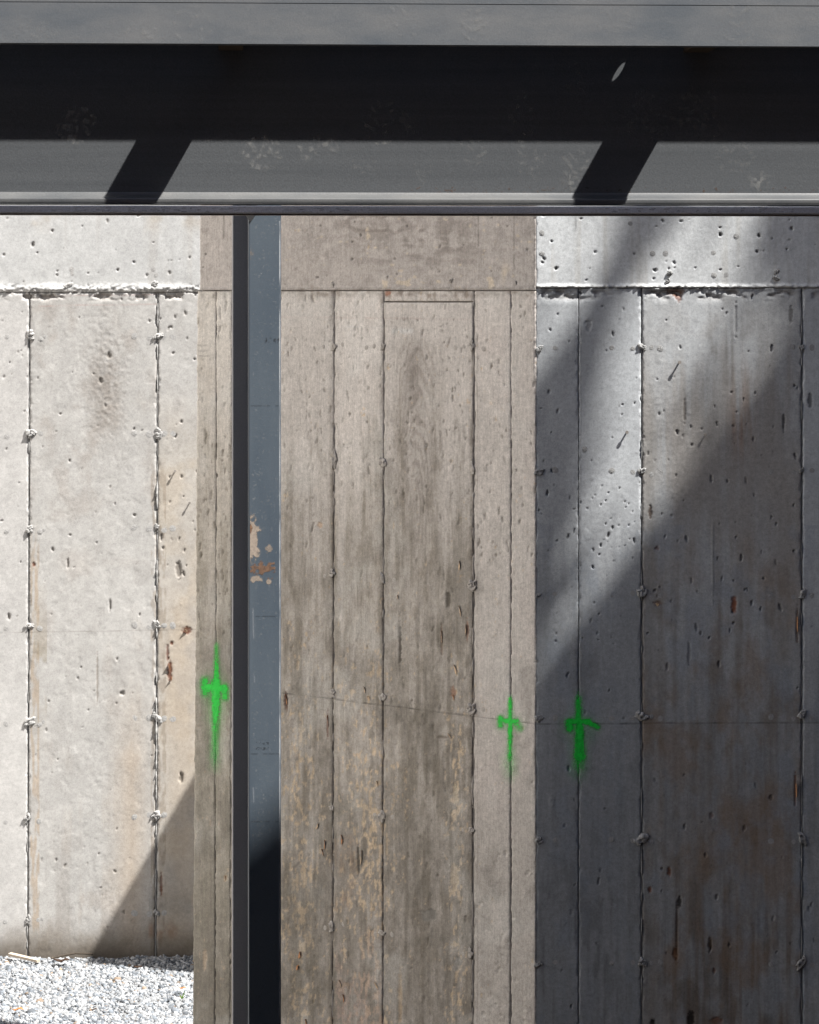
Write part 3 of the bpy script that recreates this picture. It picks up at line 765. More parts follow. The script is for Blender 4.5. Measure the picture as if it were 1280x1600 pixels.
extr('lower_plate', prof, M_plate, seg=60, wob=.0005)
extr('rust_edge', [(-.02, zp0 - .0035), (.0395, zp0 - .0035), (.0395, zp0 - .0004), (-.02, zp0 - .0004)], steel('rusty_edge', (.05, .035, .028), (.10, .07, .05), 9))
# edge plate hung in front of the beam, deck strip above, short joists between: sunlight drops through the slot
DC = 0.0545 + 0.479 * SYB
zcap0 = CAMZ + (HZ - 71.5) * (YB - DC) / F
zcap1 = CAMZ + (HZ - 6) * (YB - DC) / F
zcap2 = CAMZ + (HZ + 4) * (YB - DC) / F
c_ = .003
extr('edge_plate', [(DC - .010, zcap0), (DC - c_, zcap0), (DC, zcap0 + c_), (DC, zcap1 - .0006), (DC - .001, zcap1), (DC - .010, zcap1)], M_cap, seg=50, wob=.0005)
extr('edge_lip', [(DC - .010, zcap1 + .0003), (DC - .001, zcap1 + .0003), (DC + .0006, zcap1 + .001), (DC + .0006, zcap2), (DC - .010, zcap2)], M_cap, seg=50, wob=.0005)
zdk = CAMZ + .735
DK1 = .3624 * SYB
def deck_strip():
    t0, t1 = zdk, zdk + .008
    hd = .1903 * SYB; hx = .5147 + hd * SXB / SYB + .004; hr = .0088
    V = []; Fs = []
    def ring(z):
        st = len(V)
        for k in range(24):
            an = 2 * math.pi * k / 24; V.append(bw(hx + hr * math.cos(an), hd + hr * math.sin(an), z))
        for k in range(24):
            an = 2 * math.pi * k / 24
            c, s_ = math.cos(an), math.sin(an); m_ = max(abs(c), abs(s_)); V.append(bw(hx + .03 * c / m_, hd + .03 * s_ / m_, z))
        return st
    a = ring(t0); b = ring(t1)
    for k in range(24):
        k2 = (k + 1) % 24
        Fs += [(a + k, a + 24 + k, a + 24 + k2, a + k2)[::-1], (b + k, b + 24 + k, b + 24 + k2, b + k2), (a + k, a + k2, b + k2, b + k)]
    def bxq(x0, x1, d0, d1):
        s_ = len(V)
        for z in (t0, t1):
            for x, d in ((x0, d0), (x1, d0), (x1, d1), (x0, d1)): V.append(bw(x, d, z))
        Fs.extend([tuple(s_ + i for i in q_) for q_ in ((0, 1, 2, 3), (7, 6, 5, 4), (0, 4, 5, 1), (1, 5, 6, 2), (2, 6, 7, 3), (3, 7, 4, 0))])
    D0, D1 = -.60, DK1
    bxq(-2.6, hx - .03, D0, D1); bxq(hx + .03, 2.6, D0, D1); bxq(hx - .03, hx + .03, D0, hd - .03); bxq(hx - .03, hx + .03, hd + .03, D1)
    return obj('deck_strip', mkmesh('deck_strip', V, Fs, M_beam), BE)
deck_strip()
for k, (pa, pb, lab) in enumerate(((-388, -350, ''), (342, 380, 'short timber joist behind the edge plate, just left of the column'), (1071, 1109, 'short timber joist behind the edge plate, above the dark right wall'), (1800, 1838, ''))):
    if not lab: continue
    x0, x1 = (pa - CX) * YB / F, (pb - CX) * YB / F
    z0 = CAMZ + .597
    V = [bw(x, d, z) for z in (z0, zdk - .001) for x, d in ((x0, DC - .012), (x1, DC - .012), (x1, .001), (x0, .001))]
    jo = obj('timber_joist', mkmesh('timber_joist', V, [(3, 2, 1, 0), (4, 5, 6, 7), (0, 1, 5, 4), (1, 2, 6, 5), (2, 3, 7, 6), (3, 0, 4, 7)], M_wood))
    tag(jo, lab, 'joist', 'joists between beam and edge plate')

# ---- decals (paint, prints, rust): thin films whose density is a vertex value
def film(name, P, x0, x1, y0, y1, fn, mat, parent, h=0.8, R=None, step=1.0, thr=0.02, label=None, leanx=0):
    xs = np.arange(x0, x1 + step, step); ys = np.arange(y0, y1 + step, step)
    GX, GY = np.meshgrid(xs, ys)
    D = np.clip(fn(GX, GY), 0, 1)
    H = np.full(GX.shape, h)
    if R is not None: H = H + np.maximum(R.sample(GX, GY)[0], -2)
    V = P.pt(GX, GY, H).reshape(-1, 3)
    m, n = GX.shape; idx = np.arange(m * n).reshape(m, n)
    mx = np.maximum(np.maximum(D[1:, :-1], D[1:, 1:]), np.maximum(D[:-1, 1:], D[:-1, :-1]))
    Fq = np.stack([idx[1:, :-1], idx[1:, 1:], idx[:-1, 1:], idx[:-1, :-1]], -1)[mx > thr].reshape(-1, 4)
    used, inv = np.unique(Fq, return_inverse=True)
    me = mkmesh(name, V[used], inv.reshape(-1, 4), mat, True); setval(me, D.ravel()[used])
    o = obj(name, me, parent)
    if label: o['label'] = label
    return o

def cap_d(X, Y, xa, ya, xb, yb, r0, r1, soft=2.0):
    L2 = (xb - xa) ** 2 + (yb - ya) ** 2
    t = np.clip(((X - xa) * (xb - xa) + (Y - ya) * (yb - ya)) / L2, 0, 1)
    d = np.hypot(X - xa - t * (xb - xa), Y - ya - t * (yb - ya)); r_ = r0 + (r1 - r0) * t
    soft = soft * 1.5
    d = d + .7 * vn(X / 1.7, Y / 1.7, 8)
    return 1 - ss(r_ - soft, r_ + soft, d)
def spraymod(X, Y):
    return .80 + .2 * fbm(X / 2.2, Y / 4, 3, 13)
def over(X, Y, lst):
    """fine overspray dots round the strokes"""
    d = 0
    for (x, y, wx, wy, a) in lst: d = d + a * gs(X, x, wx) * gs(Y, y, wy)
    return d * (.35 + .9 * np.clip(vn(X / 1.1, Y / 1.1, 2) + .2, 0, 1))
def strokes(X, Y, lst):
    d = np.zeros_like(X)
    for (xa, ya, xb, yb, ra, rb, so, al0, al1) in lst:
        L2 = (xb - xa) ** 2 + (yb - ya) ** 2
        t = np.clip(((X - xa) * (xb - xa) + (Y - ya) * (yb - ya)) / L2, 0, 1)
        d = np.maximum(d, cap_d(X, Y, xa, ya, xb, yb, ra, rb, so) * (al0 + (al1 - al0) * t))
    return d
def crossA(X, Y):
    d = strokes(X, Y, [(338.5, 1008, 338.5, 1066, 3.4, 4.2, 2.0, .55, 1), (338, 1066, 337.5, 1112, 5.5, 5.5, 3.5, 1, 1), (337.5, 1110, 336.5, 1172, 5.2, 4.2, 3.8, .95, .35),
                       (336.5, 1165, 336, 1198, 4.2, 4.0, 4, .4, .02), (320, 1063, 320, 1083, 5, 4.5, 3.5, .9, .8), (319, 1073, 352, 1076, 4.6, 4.6, 2.8, 1, 1), (351, 1074, 352.5, 1090, 5, 4.6, 3, 1, .9)])
    return d * spraymod(X, Y) + over(X, Y, [(337, 1095, 15, 42, .4), (330, 1075, 18, 14, .3), (336, 1180, 10, 24, .3)])
def crossB(X, Y):
    d = strokes(X, Y, [(797.5, 1092, 797.5, 1150, 3.0, 3.3, 1.6, .85, 1), (797.5, 1148, 797, 1186, 3.4, 3.0, 2.0, 1, .55), (782.5, 1122, 781.8, 1134, 4.6, 4, 2.4, 1, .95),
                       (784, 1126, 808, 1127, 3.4, 3.4, 2.2, 1, .95), (806, 1128, 813, 1138, 4.4, 4.4, 3.6, .8, .6)])
    return d * spraymod(X, Y) + over(X, Y, [(797.5, 1192, 11, 24, .35), (797, 1130, 18, 12, .28), (797, 1120, 7, 30, .2)])
def crossC(X, Y):
    d = strokes(X, Y, [(903.5, 1091, 904, 1130, 4.0, 4.6, 2.6, .8, 1), (905, 1126, 906, 1180, 5, 9, 3.2, 1, .95), (906, 1174, 904, 1194, 8.5, 6, 5, .8, .35), (889, 1129, 890, 1138, 6, 5.6, 2.8, 1, .95),
                       (889, 1127, 920, 1127, 4.6, 4.4, 2.4, 1, 1), (918, 1128, 934, 1136, 4.6, 4.0, 2.4, 1, .95)])
    return d * spraymod(X, Y) + over(X, Y, [(905, 1195, 13, 20, .45), (905, 1140, 24, 22, .3), (904, 1105, 9, 24, .2)])
film('spray_paint_cross', PW, 306, 361, 998, 1208, crossA, M_green, WW, 1.4, RW, label='green spray-painted cross left of the column')
film('spray_paint_cross', PW, 768, 828, 1082, 1222, crossB, M_green, WW, 1.4, RW, label='green spray-painted cross near the corner, thin upright stroke')
film('spray_paint_cross', PR, 868, 948, 1080, 1225, crossC, M_green, WR, 1.4, RR, label='green spray-painted cross on the dark right-hand wall, with drooping arm')

# boot prints on the beam
def bootprint(cx, cy, rx, ry, rot, cell, kind, amt, seed):
    def fn(X, Y):
        x = (X - cx) * math.cos(rot) + (Y - cy) * math.sin(rot); y = -(X - cx) * math.sin(rot) + (Y - cy) * math.cos(rot)
        e = np.sqrt((x / rx) ** 2 + (y / ry) ** 2)
        inside = 1 - ss(.82, 1.02, e + .12 * vn(X / 6, Y / 6, seed))
        if kind == 'lug':
            sx = x + 6.0 * vn(x / 16, y / 16, seed); sy = y + 6.0 * vn(x / 16 + 7, y / 16, seed)
            row = np.floor(sy / cell); u = np.abs(((sx + (row % 2) * cell * .5) / cell) % 1 - .5); v_ = np.abs((sy / cell) % 1 - .5)
            pat = (1 - ss(.26, .46, u)) * (1 - ss(.26, .46, v_))
        elif kind == 'ring':
            pat = ss(-.1, .35, np.sin(np.hypot(x, y) / cell * 6.28)) * ss(-.6, .2, np.sin(np.arctan2(y, x) * 9))
        else:
            pat = ss(.0, .35, np.sin((y + np.abs(x) * .55) / cell * 6.28)) * (1 - gs(x, 0, 2.2))
        wear = ss(-.35, .75, fbm(X / 9, Y / 9, 4, seed + 3))
        return amt * .66 * inside * (pat * .75 + .18) * wear
    return fn
prints = [(117, 192, 34, 36, .4, 17, 'lug', .55, 1), (215, 150, 36, 24, .2, 15, 'bar', .14, 2), (408, 238, 34, 30, .1, 14, 'lug', .55, 3),
          (497, 232, 33, 26, -.2, 14, 'lug', .50, 4), (597, 192, 28, 44, .1, 15, 'bar', .45, 5), (642, 190, 20, 24, 0, 14, 'lug', .3, 6),
          (815, 180, 26, 44, 0, 13, 'ring', .38, 7), (905, 112, 34, 34, 0, 13, 'ring', .26, 8), (830, 248, 22, 44, .1, 13, 'bar', .40, 9),
          (1012, 180, 46, 44, .3, 13, 'lug', .26, 10), (1095, 180, 40, 48, -.2, 14, 'lug', .26, 11), (742, 232, 26, 26, 0, 12, 'bar', .28, 12),
          (572, 256, 26, 16, 0, 11, 'lug', .25, 13), (898, 262, 26, 34, .4, 14, 'bar', .30, 14), (1148, 245, 34, 26, 0, 14, 'lug', .22, 15),
          (330, 190, 26, 34, .1, 13, 'ring', .12, 16), (660, 262, 14, 26, 0, 10, 'lug', .2, 17)]
for (cx, cy, rx, ry, rot, cell, kd, amt, sd) in prints:
    film('boot_print', PB, cx - rx - 4, cx + rx + 4, cy - ry - 4, cy + ry + 4, bootprint(cx, cy, rx, ry, rot, cell, kd, amt, sd), M_dust, BE, .5, thr=.03)
PC = Plane(bw(0, DC, 0), tuple(bn))
for (cx, cy, rx, ry, rot, cell, kd, amt, sd) in [(300, 38, 34, 34, .2, 13, 'ring', .30, 21), (740, 30, 22, 40, .1, 14, 'bar', .28, 22), (1155, 36, 30, 36, -.2, 14, 'bar', .26, 23),
                                                 (225, 52, 40, 18, 0, 12, 'lug', .30, 24), (630, 30, 36, 26, .4, 13, 'bar', .22, 25), (55, 50, 40, 20, 0, 12, 'lug', .14, 26), (1262, 40, 20, 30, .3, 11, 'ring', .16, 27),
                                                 (960, 36, 30, 28, .7, 12, 'bar', .14, 28), (430, 36, 24, 26, .7, 13, 'bar', .16, 29)]:
    film('boot_print', PC, cx - rx - 4, cx + rx + 4, max(8, cy - ry - 4), min(69, cy + ry + 4), bootprint(cx, cy, rx, ry, rot, cell, kd, amt, sd), M_dust, BE, .9, thr=.03)
# scratches on the lower plate and rust freckles on the flange
PP = Plane(bw(0, .0445, 0), tuple(bn))
film('scratches', PP, 60, 420, 322.8, 331.5, lambda X, Y: .7 * ss(.35, .6, fbm(X / 12, Y / 1.6, 3, 3)) * gs(X, 235, 130), M_scratch, BE, .9)
film('scratches', PP, 440, 640, 322.8, 331.5, lambda X, Y: .7 * ss(.4, .65, fbm(X / 12, Y / 1.6, 3, 5)) * gs(X, 520, 60), M_scratch, BE, .9)
film('scratches', PP, 900, 1240, 322.8, 331.5, lambda X, Y: .6 * ss(.5, .7, fbm(X / 10, Y / 1.8, 3, 8)), M_scratch, BE, .9)
film('rust_freckles', PB, 640, 1275, 292, 301, lambda X, Y: .45 * ss(.85, 1.0, fbm(X / 4, Y / 3, 2, 15)), M_rustd, BE, .5)
film('dust_smear', PB, 1160, 1215, 262, 301, lambda X, Y: .4 * gs(X, 1187, 14) * gs(Y, 284, 14) * ss(-.4, .5, fbm(X / 5, Y / 5, 3, 2)), M_dust, BE, .5)
film('dust_smear', PB, 870, 920, 255, 301, lambda X, Y: .35 * gs(X, 892, 12) * gs(Y, 282, 18) * ss(-.4, .5, fbm(X / 5, Y / 5, 3, 6)), M_dust, BE, .5)

# ------------------------------------------------------------------ column
ph = math.radians(31)
cn = Vector((math.sin(ph), -math.cos(ph), 0)); ct = Vector((math.cos(ph), math.sin(ph), 0))
YC = 11.0
ctr = Vector(((414.5 - CX) * YC / F, YC, 0))           # centre of near flange face
PCn = Plane(tuple(ctr), tuple(cn))
CO = empty('steel_column', (ctr.x - cn.x * .065, ctr.y - cn.y * .065, 0))
tag(CO, 'blue-grey primed steel column standing in front of the oblique wall', 'column')
def cbox(name, t0, t1, d0, d1, mat, z0=-.05, z1=3.75, bev=.0015, cut=None):
    pr = [(t0 + bev, d0), (t1 - bev, d0), (t1, d0 - bev), (t1, d1 + bev), (t1 - bev, d1), (t0 + bev, d1), (t0, d1 + bev), (t0, d0 - bev)]
    V = []
    for z in (z0, z1):
        for t, d in pr:
            p = ctr + ct * t + cn * d
            V.append((p.x, p.y, z))
    n = len(pr); Fs = [(j, (j + 1) % n, (j + 1) % n + n, j + n) for j in range(n)] + [tuple(range(n - 1, -1, -1)), tuple(range(n, 2 * n))]
    return obj(name, mkmesh(name, V, Fs, mat), CO)
hw = .0635
zwedge = float(PCn.pt(np.array(394.), np.array(347.))[2])
cbox('near_flange', -hw, hw, 0, -.011, M_post)
cbox('web', -.004, .004, -.0112, -.1188, M_post_lift)
cbox('far_flange', -hw, hw, -.119, -.130, M_post_lift)
# small black wedge over the near flange at the head of the column
cz = zwedge
V = []
for d in (.0006, .0046):
    for t, z in ((-hw - .012, cz + .06), (-hw + .030, cz + .06), (-hw + .0295, cz + .034), (-hw + .003, cz), (-hw - .012, cz + .02)):
        p = ctr + ct * t + cn * d; V.append((p.x, p.y, z))
obj('head_wedge', mkmesh('head_wedge', V, [(4, 3, 2, 1, 0), (5, 6, 7, 8, 9)] + [(i, (i + 1) % 5, (i + 1) % 5 + 5, i + 5) for i in range(5)], steel('wedge_black', (.012, .012, .013), (.02, .02, .02))), CO)
cbox('base_plate', -.11, .11, .045, -.175, M_post_lift, 0.0, .02)
edge = lambda X, a, b: ss(a, a + 1.5, X) * (1 - ss(b - 1.5, b, X))
film('rust_patch', PCn, 390.6, 436, 800, 925, lambda X, Y: np.maximum(
    ss(0, .25, 1.02 - np.hypot((X - 391) / 15, (Y - 842) / 36) + .35 * fbm(X / 5, Y / 7, 4, 3)) * .95 * (Y < 885),
    np.maximum(ss(0, .2, .75 - np.hypot((X - 401) / 12, (Y - 905) / 6) + .4 * fbm(X / 5, Y / 5, 4, 5)) * .8,
               np.maximum(ss(0, .2, 1 - np.hypot((X - 420) / 4.5, (Y - 909) / 4.5)) * .8, ss(0, .25, 1 - np.hypot((X - 420) / 5, (Y - 857) / 6) + .4 * fbm(X / 3, Y / 3, 2, 8)) * .6))), M_tanp, CO, .5)
film('rust_streak', PCn, 390.6, 437, 815, 905, lambda X, Y: np.maximum(
    ss(0, .3, fbm(X / 6, Y / 4, 4, 9) + .75 - np.abs(Y - 889) / 9) * .65 * (X < 430),
    ss(0, .3, .9 - np.hypot((X - 391) / 4, (Y - 826) / 9) + .3 * fbm(X / 3, Y / 3, 2, 4)) * .8), M_rustd, CO, .8)
film('paint_wear', PCn, 391, 437, 370, 415, lambda X, Y: .45 * ss(0, .4, .6 - np.hypot((X - 391) / 6, (Y - 395) / 16) + .5 * fbm(X / 2, Y / 2, 3, 4)), M_tanp, CO, .4)
film('paint_specks', PCn, 392, 436, 340, 1590, lambda X, Y: .16 * ss(.9, 1.0, fbm(X / 2.2, Y / 2.2, 2, 6) + .12 * fbm(X / 30, Y / 60, 2, 9)), M_dust, CO, .4)
film('edge_line', PCn, 436.2, 438.2, 345, 1590, lambda X, Y: .3 * ss(-1.2, .4, fbm(X / 4, Y / 30, 3, 16)), M_scratch, CO, .5)  # pale broken line down the right edge of the near flange
film('scratches', PCn, 392, 402, 930, 1300, lambda X, Y: .10 * gs(X, 396.5 + 1.2 * np.sin(Y / 40), .9) * ss(-.2, .3, fbm(X / 9, Y / 18, 3, 19)), M_scratch, CO, .5)
M_ink = decal_mat('dark_ink', (.02, .022, .026), .1)
for yy in (634, 963, 1178, 1284):
    film('layout_line', PCn, 392, 437, yy - 2, yy + 2, lambda X, Y: .35 * gs(Y, yy, .8) * ss(-.4, .2, fbm(X / 6, Y * 0, 2, yy % 50)), M_ink, CO, .4)
film('mill_stamp', PCn, 414, 437, 527, 537, lambda X, Y: .7 * ss(.1, .3, fbm(X / 1.8, Y / 2.4, 2, 23)) * ((X % 7) < 5) * gs(Y, 532, 4), M_ink, CO, .4)
film('mill_stamp', PCn, 400, 420, 1156, 1172, lambda X, Y: .5 * ss(.15, .35, fbm(X / 1.8, Y / 2.0, 2, 25)) * ((Y % 8) < 5), M_ink, CO, .4)

# ------------------------------------------------------------------ peeling flakes, nails
def flake_mesh(seed, mat):
    g = np.random.default_rng(seed); nx, ny = 4, 7
    V = []
    for s_ in (0, 1):
        for j in range(ny):
            v_ = j / (ny - 1); wd_ = math.sin(math.pi * (0.12 + .8 * v_)) * (0.8 + .3 * g.random())
            for i in range(nx):
                u = i / (nx - 1) - .5
                V.append((u * 9 * wd_ + 1.5 * math.sin(v_ * 3 + seed), (v_ - .5) * 26, 2.0 + 26 * (u + .35) ** 2 * (0.4 + v_) + 5 * max(0, v_ - .6) - s_ * 1.2))
    n = nx * ny; Fs = []
    for j in range(ny - 1):
        for i in range(nx - 1):
            a = j * nx + i
            Fs += [(a, a + 1, a + nx + 1, a + nx), (n + a + nx, n + a + nx + 1, n + a + 1, n + a)]
    rim = [i for i in range(nx)] + [j * nx + nx - 1 for j in range(1, ny)] + [(ny - 1) * nx + i for i in range(nx - 2, -1, -1)] + [j * nx for j in range(ny - 2, 0, -1)]
    for k in range(len(rim)):
        a, b_ = rim[k], rim[(k + 1) % len(rim)]
        Fs.append((b_, a, a + n, b_ + n))
    return mkmesh('flake', np.array(V) / 1000, Fs, mat, True)
fm = [flake_mesh(s, M_flake) for s in range(3)] + [flake_mesh(s + 5, M_flake2) for s in range(3)]
for x, y, sx, sy, rot, k in ((718, 884, 1.1, 1.2, 0, 3), (719, 955, .8, 1.4, .2, 4), (728, 985, .7, 1.5, -.1, 3), (711, 1046, 1.3, 1.2, .2, 5), (708, 1090, 1.1, .7, 0, 0),
                            (447, 1093, .9, 1.3, .1, 1), (576, 1092, 1.6, .6, .9, 4), (570, 1078, .8, .8, 0, 5), (512, 1128, .6, 1.6, 0, 1), (496, 1291, 1.2, .9, -.4, 3),
                            (508, 1320, .8, 1.2, -.1, 0), (505, 1332, .6, .9, .1, 2), (534, 1312, 1.1, 1.2, 0, 0), (468, 1492, 1.4, 1.0, -.4, 0), (465, 1512, 1.3, .8, -.9, 2),
                            (588, 1540, 1.2, 1.1, .5, 5), (537, 1560, .9, 1.0, 0, 0), (532, 1537, .7, .9, .4, 3), (690, 995, .7, 1.6, 0, 3), (622, 933, .6, .5, 0, 3),
                            (565, 1340, .8, 1.9, -.25, 5), (478, 1598, .9, .9, 0, 0), (703, 1150, .6, .8, .8, 4), (590, 1225, .7, .8, 0, 5), (352, 1372, .7, .6, 0, 3)):
    s_ = PW.mmpx(x, y) / 2.58
    place('flake', fm[k], PW.frame(x, y, float(RW.sample(np.array([x * 1.]), np.array([y * 1.]))[0][0]) - .5, rot) @ Matrix.Diagonal((sx * s_ * 1.35, sy * s_ * 1.25, .3, 1)), WW)
for x, y, sx, sy, rot, k in ((265, 1042, .8, 1.4, .2, 1), (268, 1060, .6, .8, -.1, 0), (291, 985, .9, .7, .7, 4)):
    place('flake', fm[k], PL.frame(x, y, 0, rot) @ Matrix.Diagonal((sx, sy, .6, 1)), WL)
for x, y, sx, sy, rot, k in ((1027, 944, 1.5, .5, 1.2, 3), (1246, 975, .5, 2.2, 0, 2), (1244, 1235, .5, 2.0, .05, 0)):
    place('flake', fm[k], PR.frame(x, y, 0, rot) @ Matrix.Diagonal((sx, sy, .4, 1)), WR)
def nail(P, x, y, L, dirp, parent, r=.0035):
    """bent form nail standing out of the wall"""
    p0 = Vector(P.pt(np.array(float(x)), np.array(float(y)), np.array(-5.0))); n = Vector(P.n)
    ax = (n + Vector(dirp)).normalized(); t = ax.orthogonal().normalized(); b_ = ax.cross(t)
    V = []; nn = 8
    for s_, rr in ((0, 1), (L, 1), (L, 1.9), (L + .003, 1.9)):
        for k in range(nn):
            a = 6.2832 * k / nn; V.append(p0 + ax * s_ + (t * math.cos(a) + b_ * math.sin(a)) * r * rr)
    Fs = [(j * nn + k, j * nn + (k + 1) % nn, (j + 1) * nn + (k + 1) % nn, (j + 1) * nn + k) for j in range(3) for k in range(nn)] + [tuple(range(3 * nn, 4 * nn))]
    return obj('nail', mkmesh('nail', V, Fs, M_nail), parent)
nail(PL, 273, 737, .022, (.15, 0, .15), WL)
nail(PL, 296, 786, .02, (.1, 0, .1), WL, .003)
nail(PR, 979, 676, .02, (.05, 0, .1), WR)
nail(PR, 1061, 567, .022, (.05, 0, .1), WR)
nail(PR, 1102, 680, .016, (0, 0, .1), WR, .003)

# ------------------------------------------------------------------ small things on the gravel
def G(px, py):
    Y_ = CAMZ * F / (py - HZ); return Vector(((px - CX) * Y_ / F, Y_, 0))
def bar(name, a, b, w, h, mat, tilt=0):
    d = (b - a); L = d.length; d.normalize(); s_ = Vector((-d.y, d.x, 0)).normalized(); up = Vector((0, 0, 1))
    V = []
    for t in (0, 1):
        p = a + (b - a) * t
        for i, (u, v_) in enumerate(((-1, 0), (1, 0), (1, 1), (-1, 1))):
            k = 1 - .08 * ((i + t) % 2)
            V.append(p + s_ * u * w * k + up * v_ * h * (1 - .15 * (i % 2)))
    return obj(name, mkmesh(name, V, [(3, 2, 1, 0), (4, 5, 6, 7), (0, 1, 5, 4), (1, 2, 6, 5), (2, 3, 7, 6), (3, 0, 4, 7)], mat))
pa = G(15, 1504); pb = G(60, 1511); pa.z = .033; pb.z = .022
tag(bar('wood_offcut', pa, pb, .012, .014, concrete_plain('pale_offcut', (.42, .36, .29), .25, 40)), 'pale wood offcut lying on the gravel against the sunlit wall', 'offcut')
# thin rod / twig along the wall foot
pts = [G(82, 1506), G(100, 1503.5), G(118, 1501.5), G(146, 1501)]
pts = [p + Vector((0, -.02, z)) for p, z in zip(pts, (.03, .036, .04, .036))]
V = []; n = 6
for p in pts:
    for k in range(n):
        a = 6.2832 * k / n; V.append(p + Vector((0, math.cos(a), math.sin(a))) * .004)
Fs = [(j * n + k, j * n + (k + 1) % n, (j + 1) * n + (k + 1) % n, (j + 1) * n + k) for j in range(3) for k in range(n)] + [tuple(range(n)), tuple(range(3 * n, 4 * n))]
tag(obj('twig', mkmesh('twig', V, Fs, concrete_plain('dark_twig', (.05, .04, .03)))), 'thin dark twig along the foot of the sunlit wall', 'twig')
def leaf(px, py, s_, mat, label, z=.035):
    p = G(px, py); V = []; g_ = random.Random(px)
    for t in range(2):
        for i in range(5):
            for j in range(3):
                u = i / 4 - .5; w_ = (j - 1) * .32 * math.cos(u * 2.6)
                V.append(p + Vector((u * s_, w_ * s_, z + .35 * s_ * abs(w_) + .25 * s_ * math.sin(i * 1.7 + px) * .4 - t * .0012)))
    Fs = []
    for i in range(4):
        for j in range(2):
            a = i * 3 + j; Fs += [(a, a + 3, a + 4, a + 1), (15 + a + 1, 15 + a + 4, 15 + a + 3, 15 + a)]
    rim = [0, 1, 2, 5, 8, 11, 14, 13, 12, 9, 6, 3]
    Fs += [(rim[k], rim[(k + 1) % 12], rim[(k + 1) % 12] + 15, rim[k] + 15) for k in range(12)]
    tag(obj('dry_leaf', mkmesh('dry_leaf', V, Fs, mat, True)), label, 'leaf', 'dry leaves on the gravel')
M_leafd = concrete_plain('dark_dry_leaf', (.045, .025, .015), .3); M_leafo = concrete_plain('orange_dry_leaf', (.42, .19, .07), .3)
leaf(96, 1513, .075, M_leafd, 'dark curled dry leaf near the wall foot')
leaf(28, 1590, .05, M_leafo, 'orange dry leaf at the lower left of the gravel')
leaf(285, 1556, .035, M_leafo, 'small orange dry leaf near the oblique wall')
leaf(215, 1521, .04, M_leafd, 'small dark dry leaf on the gravel, right of the middle', .03)
leaf(147, 1588, .03, M_leafd, 'tiny dark dry leaf at the bottom of the gravel', .03)
SP = empty('sprout', tuple(G(284, 1568)))
tag(SP, 'small green sprout in the gravel beside the oblique wall', 'plant')
m_sp, nt, b, o_ = newmat('sprout_green'); b.inputs['Base Color'].default_value = (.16, .30, .04, 1); b.inputs['Roughness'].default_value = .5
for k, (dx, h_, w_) in enumerate(((.010, .045, .0035), (-.006, .03, .003), (.014, .022, .003))):
    p = G(284, 1568) + Vector((0, 0, .02))
    V = [p + Vector((-w_, 0, 0)), p + Vector((w_, .001, 0)), p + Vector((dx + w_ * .8, -.004, h_ * .6)), p + Vector((dx - w_ * .8, -.005, h_ * .6)), p + Vector((dx * 1.8, -.012, h_)),
         p + Vector((0, .002, 0)), p + Vector((dx, .0, h_ * .55))]
    obj('leaf', mkmesh('leaf', V, [(0, 1, 2, 3), (3, 2, 4), (1, 0, 5), (1, 5, 6, 2), (5, 0, 3, 6), (3, 4, 6), (6, 4, 2)], m_sp), SP)

# ------------------------------------------------------------------ surroundings outside the frame (they shade and fill the place)
M_brick = concrete_plain('dark_brick', (.21, .15, .125), .3, 8)
M_stucco = concrete_plain('grey_stucco', (.22, .21, .20), .15, 4)
M_glass = steel('window_glass', (.02, .025, .03), (.03, .035, .04), 1, .1, spec=.5)
def block(name, label, p0, d, length, depth, height, mat, floors, bays, cat='building', side=1):
    """building: facade from p0 along d, body to the right of d; windows are parts"""
    d = Vector((d[0], d[1], 0)).normalized(); nrm = Vector((d.y, -d.x, 0)) * side
    E = empty(name, (p0[0], p0[1], 0)); tag(E, label, cat)
    p = Vector((p0[0], p0[1], 0))
    def bx_(nm, a0, a1, b0, b1, z0, z1, mt):
        V = [p + d * a + nrm * b_ + Vector((0, 0, z)) for z in (z0, z1) for a, b_ in ((a0, b0), (a1, b0), (a1, b1), (a0, b1))]
        return obj(nm, mkmesh(nm, V, [(3, 2, 1, 0), (4, 5, 6, 7), (0, 1, 5, 4), (1, 2, 6, 5), (2, 3, 7, 6), (3, 0, 4, 7)], mt), E)
    bx_('wall', 0, length, 0, depth, -.2, height - .15, mat)
    bx_('parapet', -.08, length + .08, -.08, depth + .08, height - .148, height, M_stucco)
    fh = (height - 1.2) / floors; bwid = length / bays
    for f_ in range(floors):
        for k in range(bays):
            bx_('window', bwid * (k + .3), bwid * (k + .7), -.03, .05, f_ * fh + 1.2, f_ * fh + 1.2 + fh * .5, M_glass)
    return E
SV = Vector((SX, -SY, 1.0))
E0 = Vector(PR.pt(np.array(905.), np.array(1000.))) + SV * 13      # a point of the parapet whose shadow crosses the right wall
SL = 1.3
edx = (1 - SL * SX) / (SL * SY)
dd = Vector((edx, 1, 0)).normalized()
a0 = E0.x + SX / SY * E0.y
dy0 = (16.8 - a0) / (edx + SX / SY)
block('neighbouring_house', 'brick house outside the frame at the right', (E0.x + edx * dy0, E0.y + dy0), (dd.x, dd.y), 15, 10, E0.z, M_brick, 4, 5)
block('screening_apartments', 'brick apartment block added unseen behind the viewer to hold back sky light', (-16, -13), (1, 0), 34, 10, 20, M_brick, 6, 9)  # added out of view to block sky on the camera side
yb_ = E0.y + (16.5 - a0) / (edx + SX / SY)
block('neighbouring_house', 'lower brick house added unseen at the right to shade the ground', (E0.x + edx * (-7 - E0.y), -7), (dd.x, dd.y), (yb_ + 7) / dd.y, 9, 9.0 + CAMZ, M_brick, 3, 5)  # added out of view so the pit floor in front stays shaded
